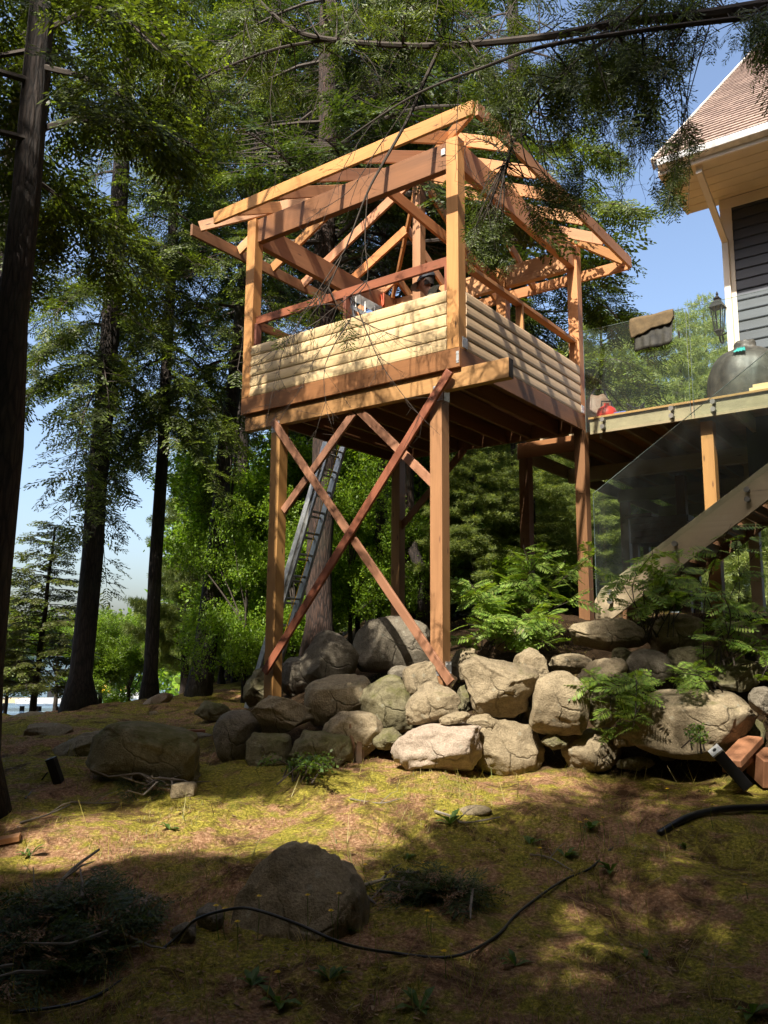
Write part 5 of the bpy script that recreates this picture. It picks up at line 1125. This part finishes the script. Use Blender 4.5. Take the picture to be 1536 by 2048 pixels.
LS = np.random.default_rng(77)
def scatter(n, x0, x1, y0, y1, pw=1.0):
    y = y0 + (y1 - y0) * LS.random(n) ** pw; x = LS.uniform(-1, 1, n) * (.52 * y + .3) + 0; x = np.clip(x, x0, x1); return x, y
def surf(x, y):
    z = ground(x, y); return z + np.array([.07 * mn.noise((a * 1.6, b_ * 1.6, 3.1)) + .028 * mn.noise((a * 5, b_ * 5, 1.1)) + .014 * mn.noise((a * 13, b_ * 13, 7)) for a, b_ in zip(x, y)])
def blades(name, label, mats, n, ln, wd, y0, y1, lean, thr, seed, pw=1.4, flat=False):
    x, y = scatter(n * 2, -9, 9, y0, y1, pw); f = np.array([mn.noise((a * 1.1, c * 1.1, seed)) + .6 * mn.noise((a * 3.7, c * 3.7, seed + 5)) for a, c in zip(x, y)]); k = f > thr; x, y = x[k][:n], y[k][:n]; n = len(x)
    z = surf(x, y); P = np.stack([x, y, z], 1); a = LS.uniform(0, 6.28, n); L = ln * LS.uniform(.4, 1.2, n)
    if flat: d = np.stack([np.cos(a), np.sin(a), LS.normal(0, .12, n)], 1)
    else: d = nrm(np.stack([np.cos(a) * lean, np.sin(a) * lean, np.ones(n)], 1) * np.array([1, 1, 1]))
    s = nrm(np.cross(d, np.tile([0, 0, 1.], (n, 1)) + LS.normal(0, .1, (n, 3)))) * wd; tip = P + d * L[:, None]; 
    if not flat: tip[:, :2] += np.stack([np.cos(a), np.sin(a)], 1) * (L * .3)[:, None]
    P = P + np.array([0, 0, .004 if flat else -.01]); mid = P + d * (L * .5)[:, None]
    V = np.stack([P - s * (.5 if not flat else .3), P + s * (.5 if not flat else .3), tip + s * .12, tip - s * .12], 1)
    o = quads_obj(name, V, mats); return tag(o, label, name.split('_')[0], kind='stuff')
blades('grass', 'short olive grass and moss tips covering the slope', [M['grass']], 42000, .04, .005, 3.1, 13, .7, .12, 3.0)
blades('grass', 'thin tall grass blades scattered over the slope', [M['grass']], 1800, .16, .006, 3.2, 9, .45, .12, 8.0)
blades('litter', 'fallen brown needles and twigs strewn over the slope', [M['litter']], 46000, .08, .004, 3.1, 12, 0, -.6, 5.0, flat=True)
# leaf litter flakes
blades('leaf_litter', 'scattered dry leaf flakes on the bare needle patches', [M['litter']], 3200, .035, .03, 3.2, 10, 0, .0, 11., flat=True)
blades('twig_litter', 'small dead twigs fallen all over the slope', [M['dead'], ], 420, .22, .0055, 3.1, 11, 0, -.9, 21., flat=True)
# low herbs: rosettes
def rosette(px, py, d, size, label, seed):
    rng = np.random.default_rng(seed); p = at(px, py, d); p[2] = surf([p[0]], [p[1]])[0]; t = []
    Q = []
    for k in range(rng.integers(6, 10)):
        a = rng.uniform(0, 6.28); el = rng.uniform(.25, .9); d1 = np.array([math.cos(a) * math.cos(el), math.sin(a) * math.cos(el), math.sin(el)]); L = size * rng.uniform(.6, 1.1); wd = L * .3
        s = nrm(np.cross(d1, [0, 0, 1.])); a0, a1, a2 = p, p + d1 * L * .5, p + d1 * L * .9 + np.array([0, 0, -L * .15]); up = np.array([0, 0, wd * .15])
        Q += [[a0 - s * wd * .1, a0 + s * wd * .1, a1 + s * wd * .5 + up, a1 - up * 0], [a0 - s * wd * .1, a1, a1 - s * wd * .5 + up, a1 - s * wd * .5 + up], [a1, a1 + s * wd * .5 + up, a2, a2], [a1 - s * wd * .5 + up, a1, a2, a2]]
    o = quads_obj('herb_plant', np.array(Q), [M['herb']], None, p); tag(o, label, 'plant', 'low herbs')
for i, (px, py, s, lb) in enumerate(((505, 1915, .10, 'broad leaved herb at the left foot of the large lone boulder'), (560, 1930, .12, 'dark leafy herb at the front foot of the large lone boulder'), (840, 1960, .12, 'leafy herb just below the hose curve'), (1030, 1868, .09, 'small herb beside the hose where it turns uphill'),
   (1060, 1660, .10, 'herb patch on the shade line right of the flat stone'), (1220, 1715, .12, 'herb at the upper end of the thin hose'), (1130, 1690, .10, 'herb left of the upper end of the thin hose'), (700, 1830, .08, 'herb right behind the large lone boulder'), (1370, 1672, .09, 'herb beside the thick black pipe'), (1500, 1955, .12, 'pale herb at the lower right edge'),
   (815, 1690, .08, 'herb in the shade behind the large lone boulder'), (1290, 1850, .07, 'tiny herb on the bare patch at the right'), (660, 1905, .1, 'herb under the arched hose'), (1180, 1640, .1, 'herb below the sandy half buried boulder'), (900, 1640, .13, 'light green herb clump beside the flat sunlit stone'), (340, 1640, .09, 'herb in the sunlit moss left of centre'), (60, 1700, .1, 'herb in the sunlit moss at the left edge'))):
    rosette(px, py, np.interp(py, [1560, 1640, 1720, 1800, 1900, 2000], [7.0, 6.2, 5.45, 4.85, 4.25, 3.8]), s * 1.25, lb, 40 + i)
# hawkweed flowers
def flower(px, py, foot, label, seed):
    rng = np.random.default_rng(seed); d = gd(px, foot); p0 = at(px + rng.uniform(-6, 6), foot, d); top = at(px, py, d - .02); t = thing('yellow_flower', label, 'flower', p0, 'yellow hawkweed flowers')
    m = MB(); m.tube([p0, (p0 + top) / 2 + rng.normal(size=3) * .01, top], [.0022, .002, .0018], 4); obj('stem', m, M['herb'], t); Q = []
    for j in range(2):
        for k in range(11): a = 6.28 * k / 11 + j * .3; dd = nrm(np.array([math.cos(a), math.sin(a) - .2, .25 + .5 * j])); Q.append(strip(top, dd, .019 - .006 * j, .007, nrm(np.array([0, 0, 1.]) + rng.normal(size=3) * .1)))
    quads_obj('bloom', np.array(Q), [M['petal']], t)
for i, (px, py, ft, lb) in enumerate(((678, 1788, 1900, 'yellow flower tallest before the right face of the large lone boulder'), (615, 1791, 1890, 'yellow flower before the middle of the large lone boulder'), (450, 1818, 1880, 'yellow flower where the arched hose peaks'), (432, 1812, 1880, 'yellow flower just left of the arched hose peak'), (518, 1793, 1880, 'yellow flower before the left face of the large lone boulder'),
   (475, 1844, 1900, 'yellow flower under the arched hose'), (555, 1945, 1985, 'low yellow flower below the large lone boulder'), (662, 1822, 1900, 'yellow flower below the tallest one on the boulder'), (855, 1823, 1880, 'yellow flower left of the small brush heap edge'), (863, 1835, 1885, 'yellow flower right of its twin near the small brush heap'), (888, 1903, 1960, 'yellow flower beside the low hose curve'),
   (730, 1730, 1765, 'yellow flower on the slope right of the boulder crest'), (1160, 1645, 1700, 'left yellow flower of a cluster on the right slope'), (1172, 1640, 1700, 'right yellow flower of a cluster on the right slope'), (1205, 1636, 1690, 'yellow flower standing apart right of the cluster'), (1080, 1697, 1730, 'yellow flower above the upper hose end'), (1490, 1770, 1800, 'yellow flower at the far right edge'), (1425, 1610, 1660, 'yellow flower beside the thick pipe'), (1335, 1578, 1610, 'spike of yellow flowers below the sunken mossy stone'), (845, 1727, 1770, 'yellow flower above the small brush heap'))):
    flower(px, py, ft, lb, 90 + i)

# ================================================================== THINGS ON THE GROUND
def gp_(px, py, dz=0.): p = at(px, py, gd(px, py)); p[2] += dz; return p
hp = [gp_(20, 2035, .02), gp_(190, 2000, .015), gp_(345, 1890, .02)]
d0 = gd(345, 1890)
hp += [at(395, 1838, d0 - .1), at(470, 1817, d0 - .2), at(520, 1822, d0 - .22), at(600, 1850, d0 - .25), at(690, 1888, d0 - .28), gp_(790, 1915, .02), gp_(905, 1920, .015), gp_(990, 1880, .015), gp_(1040, 1828, .015), gp_(1120, 1770, .015), gp_(1180, 1742, .015), gp_(1225, 1700, .015)]
m = MB(); hs_ = smooth(hp, 6); m.tube(hs_, .0075, 8); tag(obj('garden_hose', m, M['hose'], loc=hp[2], smooth=True), 'thin black hose arching past the large lone boulder and snaking uphill', 'hose')
hp = [gp_(1318, 1672, .015), gp_(1380, 1642, .03), gp_(1450, 1628, .035), gp_(1560, 1622, .03)]
m = MB(); m.tube(smooth(hp, 6), .024, 10); tag(obj('drain_pipe', m, M['hose'], loc=hp[1], smooth=True), 'thick black flexible pipe lying on the moss at the right edge', 'pipe')
# cut timbers and path lights
p = gp_(1500, 1545); ct = p + np.array([.02, .25, .0])
def timber(label, a, c, w_, h_, mt='treated', upv=(0, 0, 1)): m = MB(); m.beam(a, c, w_, h_, upv); tag(obj('timber_offcut', m, M[mt], loc=a, bevel=.006), label, 'timber', 'cut timbers at the wall foot')
d_ = gd(1500, 1550)
d_ -= .42
timber('upper reddish timber offcut lying crosswise on the stack', at(1460, 1527, d_ - .05), at(1506, 1478, d_ + .36), .17, .055, 'fir_pink')
timber('lower timber offcut peeking out under the upper one', at(1462, 1540, d_ - .0), at(1500, 1505, d_ + .36), .14, .05, 'fir_pink')
timber('big dark timber offcut at the right edge carrying the others', at(1560, 1550, d_ + .05), at(1525, 1520, d_ + .36), .26, .22, 'rim')
def path_light(label, foot, head, r, grp='black path lights'):
    t = thing('path_light', label, 'path light', foot, grp); ax = nrm(head - foot); m = MB(); x = nrm(np.cross(ax, [0, 1., .3])); y = np.cross(ax, x)
    m.beam(foot - ax * .05, head, r * 2, r * 2, x); obj('post', m, M['black'], t, bevel=.004); c = MB(); c.beam(head, head + ax * .016, r * 2.06, r * 2.06, x); cp = obj('cap', c, M['steel'] if 'silver' in label else M['black'], t, bevel=.002)
    h = MB(); h.tube([head + ax * .017, head + ax * .021], r * .35, 8); obj('screw', h, M['black'], cp)
d_ += .42
path_light('toppled black square path light with silver end plate by the cut timbers', at(1484, 1562, d_ - .5), at(1432, 1503, d_ - .6), .045)
f_ = gd(118, 1565); path_light('upright black path light beside the dark slab sided boulder', at(118, 1565, f_), at(103, 1520, f_ - .02), .035)
m = MB(); m.tube(smooth([gp_(50, 1600, .01), at(75, 1570, f_ - .02), at(95, 1545, f_ - .05)], 4), .006, 5); tag(obj('light_cable', m, M['black'], loc=gp_(50, 1600)), 'black cable hanging from the upright path light', 'cable')
# split stump before the wall
sp_ = gp_(705, 1520); m = MB()
for k in range(7):
    a = k * 1.1; o_ = np.array([.07 * math.cos(a), .05 * math.sin(a), 0]); m.tube([sp_ + o_ - np.array([0, 0, .1]), sp_ + o_ * .9 + np.array([.01, 0, .12 + .05 * (k % 3)]), sp_ + o_ * 1.1 + np.array([.02 * (k % 2), 0, .20 + .06 * ((k * 2) % 3)])], [.045, .035, .006], 5)
tag(obj('split_stump', m, M['box'], loc=sp_), 'small splintered brown stump before the mossy boulders of the wall', 'stump')
# brush heaps
def brush(label, px, py, rx, ry, n, seed, sticks=10, hgt=.22):
    rng = np.random.default_rng(seed); c = gp_(px, py); t = thing('brush_pile', label, 'brush pile', c, None); m = MB(); P = []; D = []; U = []; S = []; k_ = gd(px, py) / F_PX
    for i in range(n):
        a = rng.uniform(0, 6.28); r = rng.random() ** .5; x, y = c[0] + rx * k_ * r * math.cos(a), c[1] + ry * k_ * 2.2 * r * math.sin(a); z = gz(x, y) + hgt * (1 - r * r) * rng.random() + .02; P.append((x, y, z)); b_ = rng.uniform(0, 6.28); D.append((math.cos(b_), math.sin(b_), rng.uniform(-.45, .5))); U.append((rng.normal() * .4, rng.normal() * .4, 1)); S.append(.22 * rng.uniform(.6, 1.2))
    for i in range(sticks):
        q = np.array(P[int(rng.integers(len(P)))]); b_ = rng.uniform(0, 6.28); e = q + np.array([math.cos(b_), math.sin(b_) * .8, rng.uniform(-.05, .3)]) * rng.uniform(.25, .55); mid = (q + e) / 2 + rng.normal(size=3) * .03; m.tube([q + np.array([0, 0, .05]), mid, e], [.010, .007, .003], 5)
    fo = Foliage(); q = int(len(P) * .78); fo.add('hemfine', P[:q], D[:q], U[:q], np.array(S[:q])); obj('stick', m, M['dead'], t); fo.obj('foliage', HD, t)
    fo = Foliage(); fo.add('hemfine', P[q:], D[q:], U[q:], np.array(S[q:])); fo.obj('dry_foliage', [M['litter']], t)
brush('large heap of cut dark hemlock boughs in the lower left corner', 110, 1885, 180, 70, 520, 61, 14)
brush('smaller heap of cut hemlock twigs right of the large lone boulder', 870, 1790, 95, 28, 170, 62, 6, .11)
brush('little heap of dry brown twigs near the stone block', 300, 1585, 50, 14, 26, 63, 14, .08)
def stick(label, pts, r, mt='dead'):
    P = [gp_(*q) for q in pts]; m = MB(); P2 = smooth(P, 4); n = len(P2); m.tube(P2, [r * (1 - .5 * i / (n - 1)) for i in range(n)], 6); a = P2[n // 2]; m.tube([a, a + np.array([.08, .06, .06]), a + np.array([.13, .12, .07])], [r * .5, r * .4, r * .15], 4); tag(obj('fallen_branch', m, M[mt], loc=P[0]), label, 'branch', 'fallen branches')
for lb, pts, r in (('pale broken stick right of the large lone boulder', [(728, 1778, .02), (760, 1772, .03), (786, 1765, .02)], .014), ('second pale stick below the first beside the boulder', [(730, 1798, .02), (752, 1815, .02)], .011), ('crooked dark branch on the sunlit edge near the flat stone', [(870, 1628, .02), (905, 1642, .03), (930, 1650, .015), (1000, 1640, .02)], .011),
   ('long grey branch rising from the large brush heap', [(85, 1910, .1), (120, 1830, .18), (195, 1752, .15)], .014), ('thin stick lying in the sunlit moss at the left', [(140, 1608, .015), (190, 1612, .02), (235, 1607, .01)], .008), ('thin branch on the needle path by the left edge', [(40, 1650, .015), (95, 1635, .02), (140, 1612, .01)], .008),
   ('twiggy stick on the sunlit needles before the pale boulder', [(700, 1600, .01), (760, 1612, .02), (800, 1600, .01)], .006), ('thin stick between the hose and the lower right corner', [(1060, 1712, .01), (1100, 1722, .02), (1145, 1745, .01)], .007)):
    stick(lb, pts, r)
m = MB(); a = gp_(345, 1470, .03); m.beam(a, a + np.array([.32, .1, .0]), .10, .04); tag(obj('board_scrap', m, M['fir_red'], loc=a, bevel=.003), 'short reddish board lying on the long flat path slab', 'board')
m = MB(); a = gp_(-20, 1692, .02); c = gp_(40, 1680, .02); m.beam(a, c, .12, .035); tag(obj('board_scrap', m, M['fir_pink'], loc=a, bevel=.003), 'board end poking in at the left edge on the sunlit moss', 'board')

# ================================================================== ON THE LAKE
wz = LAKE_Z
def lat(px, py): r = ray(px, py); return EYE + r * ((wz + .5 - 1.6) / r[2])
dckb = lat(60, 1402); dcke = lat(300, 1398); dck = thing('lake_dock', 'pale timber dock on the lake behind the flared trunk', 'dock', dckb)
a, c = lat(-40, 1400), lat(232, 1396); c[1] = a[1]; m = MB(); m.beam(a, c, 2.2, .16); obj('planking', m, M['deck'], dck)
for k in range(7): q = a + (c - a) * (k + .5) / 7; m = MB(); m.tube([q + np.array([0, 0, .05]), q + np.array([0, 0, -1.6])], .12, 8); obj('pile', m, M['bark'], dck)
yb = lat(215, 1392); yt = thing('inflatable_slide', 'yellow inflatable lake slide on the dock end under the bright maple', 'inflatable', yb); w_ = 1.0 * 45 / F_PX * yb[1]
m = MB(); yy = yb + np.array([-w_ * .55, .4, .1]); m.prism([(0, 0), (w_ * 1.15, 0), (w_ * 1.1, w_ * .28), (w_ * .7, w_ * .36), (w_ * .1, w_ * .42), (0, w_ * .3)], yy, (1, 0, 0), (0, 0, 1.), (0, 1, 0), 1.6); obj('body', m, M['yellow'], yt, bevel=.12)
m = MB(); m.prism([(0, 0), (w_ * .4, 0), (w_ * .38, w_ * .1), (.02, w_ * .12)], yy + np.array([w_ * .05, -.05, w_ * .46]), (1, 0, 0), (0, 0, 1.), (0, 1, 0), 1.2); obj('top_tube', m, M['white'], yt, bevel=.05)
def boat(label, px, py, d, L):
    p = at(px, py, d); t = thing('moored_boat', label, 'boat', p, 'white boats moored at the dock'); rows = []
    for i in range(7):
        s = i / 6; wd = L * .17 * (1 - s ** 3); x = p[0] - L / 2 + L * s; sh = L * (.10 + .05 * s * s); rows.append([(x, p[1] + y * wd, p[2] + z * sh) for y, z in ((-1, 1), (-.85, .35), (-.35, 0), (.35, 0), (.85, .35), (1, 1))])
    m = MB(); m.grid(rows); m.grid([[rows[i][0], rows[i][5]] for i in range(7)]); obj('hull', m, M['white'], t)
    m = MB(); m.beam((p[0] - L * .05, p[1], p[2] + L * .2), (p[0] + L * .02, p[1], p[2] + L * .2), L * .22, L * .13); obj('windscreen', m, M['black'], t)
boat('white boat moored between the slender cedar and the flared trunk', 105, 1412, 30, 2.3); boat('white boat moored right of the flared trunk', 232, 1402, 30, 2.2)

# ================================================================== THE CARPENTER
hd = at(851, 566, 9.42)                      # head centre
pr_ = thing('person', 'man in olive shirt and dark cap bending over his work inside the playhouse', 'person', T(1.1, 1.1, .232))
FL = CO[2] + .232
fd = nrm(DU * .86 - DV * .35 + np.array([0, 0, -.35])); fdh = nrm(np.array([fd[0], fd[1], 0])); rs = nrm(np.cross(fdh, [0, 0, 1.])); zv = np.array([0, 0, 1.])
neck = hd - fd * .05 - zv * .13; chest = neck - fdh * .10 - zv * .14; waist = chest - fdh * .17 - zv * .30; pelv = waist - fdh * .04 - zv * .16
def skinmesh(name, verts, edges, radii, mt, parent, root=0, lev=2):
    me = bpy.data.meshes.new(name); off = wloc(parent); me.from_pydata([tuple(np.asarray(v) - off) for v in verts], edges, []); o = bpy.data.objects.new(name, me); COL.objects.link(o); o.parent = parent; me.materials.append(mt)
    s = o.modifiers.new('skin', 'SKIN'); s.use_smooth_shade = True
    for i, r in enumerate(radii): sv = me.skin_vertices[0].data[i]; sv.radius = (r, r) if not hasattr(r, '__len__') else r; sv.use_root = (i == root)
    u = o.modifiers.new('sub', 'SUBSURF'); u.levels = lev; u.render_levels = lev; return o
V = []; E = []; Rr = []
def av(p, r, par=None):
    V.append(np.asarray(p)); Rr.append(r); i = len(V) - 1
    if par is not None: E.append((par, i))
    return i
i0 = av(pelv, .13); i1 = av(waist, .125, i0); i2 = av(chest, .14, i1); i3 = av(neck, .058, i2); i4 = av(hd - zv * .055 + fd * .02, .068, i3); i5 = av(hd + zv * .015, .088, i4); i6 = av(hd + zv * .07 - fd * .01, .075, i5)
nz_ = av(hd + fd * .088 - zv * .01, .016, i5); av(hd + fd * .118 - zv * .025, .013, nz_)
for s in (-1, 1):
    e_ = av(hd + rs * s * .082 - zv * .01 - fd * .01, .014, i5); av(hd + rs * s * .094 + zv * .012 - fd * .02, .012, e_)
    sh = av(chest + rs * s * .17 + zv * .04, .06, i2); el = av(chest + rs * s * .22 + fdh * .10 - zv * .22, .044, sh); wr = av(chest + rs * s * .10 + fdh * .32 - zv * .34, .027, el); pm = av(V[wr] + fdh * .06 - zv * .025, .030, wr)
    for k, off in enumerate((-.03, -.011, .010, .029)): f1 = av(V[pm] + fdh * (.045 + .006 * (k in (1, 2))) + rs * off - zv * .012, .009, pm); f2 = av(V[f1] + fdh * .028 - zv * .018, .008, f1); av(V[f2] + fdh * .012 - zv * .02, .007, f2)
    t1 = av(V[wr] + fdh * .04 - rs * s * .035 - zv * .02, .010, pm); av(V[t1] + fdh * .03 - zv * .012, .009, t1)
    hp_ = av(pelv + rs * s * .10 - zv * .05, .10, i0); kn = av(np.array([*(pelv + rs * s * .13 + fdh * .34)[:2], FL + .08]) if s > 0 else np.array([*(pelv + rs * s * .14 + fdh * .10)[:2], FL + .08]), .065, hp_); an = av(np.array([*(V[kn] - fdh * .38)[:2], FL + .07]), .042, kn); av(np.array([*(V[an] - fdh * .10)[:2], FL + .045]), .035, an)
body = skinmesh('body', V, E, Rr, M['skin'], pr_)
V2 = [pelv + zv * .02, waist, chest, chest + zv * .10 + fdh * .02]; E2 = [(0, 1), (1, 2), (2, 3)]; R2 = [.15, .15, .165, .085]
for s in (-1, 1): V2 += [chest + rs * s * .175 + zv * .045, chest + rs * s * .215 + fdh * .06 - zv * .13]; n_ = len(V2); E2 += [(2, n_ - 2), (n_ - 2, n_ - 1)]; R2 += [.085, .068]
skinmesh('shirt', V2, E2, R2, M['shirt'], pr_)
V3 = [pelv]; E3 = []; R3 = [.15]
for s in (-1, 1):
    hp_ = pelv + rs * s * .10 - zv * .05; kn = np.array([*(pelv + rs * s * .13 + fdh * .34)[:2], FL + .085]) if s > 0 else np.array([*(pelv + rs * s * .14 + fdh * .10)[:2], FL + .085]); an = np.array([*(kn - fdh * .36)[:2], FL + .08]); b_ = len(V3); V3 += [hp_, kn, an]; E3 += [(0, b_), (b_, b_ + 1), (b_ + 1, b_ + 2)]; R3 += [.115, .082, .065]
skinmesh('trousers', V3, E3, R3, M['trousers'], pr_)
m = MB(); rows = []
for i in range(8):
    th = i / 7 * 1.5; r = .108 * math.cos(th * .98); zz_ = .03 + .115 * math.sin(th); rows.append([hd + (fd * math.cos(a) * 1.06 + rs * math.sin(a)) * r + zv * zz_ + fd * -.01 + zv * (-.25 * r * math.cos(a) * .0) for a in np.linspace(0, 6.2832, 25)])
m.grid(rows); cp = obj('cap', m, M['cap'], pr_, smooth=True)
m = MB(); rows = []
for i in range(5):
    t = i / 4; rows.append([hd + zv * (.035 - .028 * t - .012 * (abs(a) / 1.1) ** 2) + (fd * math.cos(a) + rs * math.sin(a)) * (.105 + .085 * t * math.cos(a * .85)) for a in np.linspace(-1.1, 1.1, 13)])
m.grid(rows); o = obj('brim', m, M['cap_grey'], cp, smooth=True); s_ = o.modifiers.new('t', 'SOLIDIFY'); s_.thickness = .004
m = MB(); m.grid([[hd + (fd * math.cos(a) * 1.06 + rs * math.sin(a)) * (.112 - .008 * i) + zv * (.05 + .02 * i) - fd * .008 for a in np.linspace(-.5, .5, 7)] for i in range(3)]); obj('badge', m, M['cap_grey'], cp)
m = MB(); m.grid([[hd - fd * .012 + (fd * math.cos(a) + rs * math.sin(a)) * .096 + zv * z_ for a in np.linspace(1.5, 4.78, 15)] for z_ in (-.07, -.03, .01, .045)]); obj('hair', m, M['hair'], pr_, smooth=True)
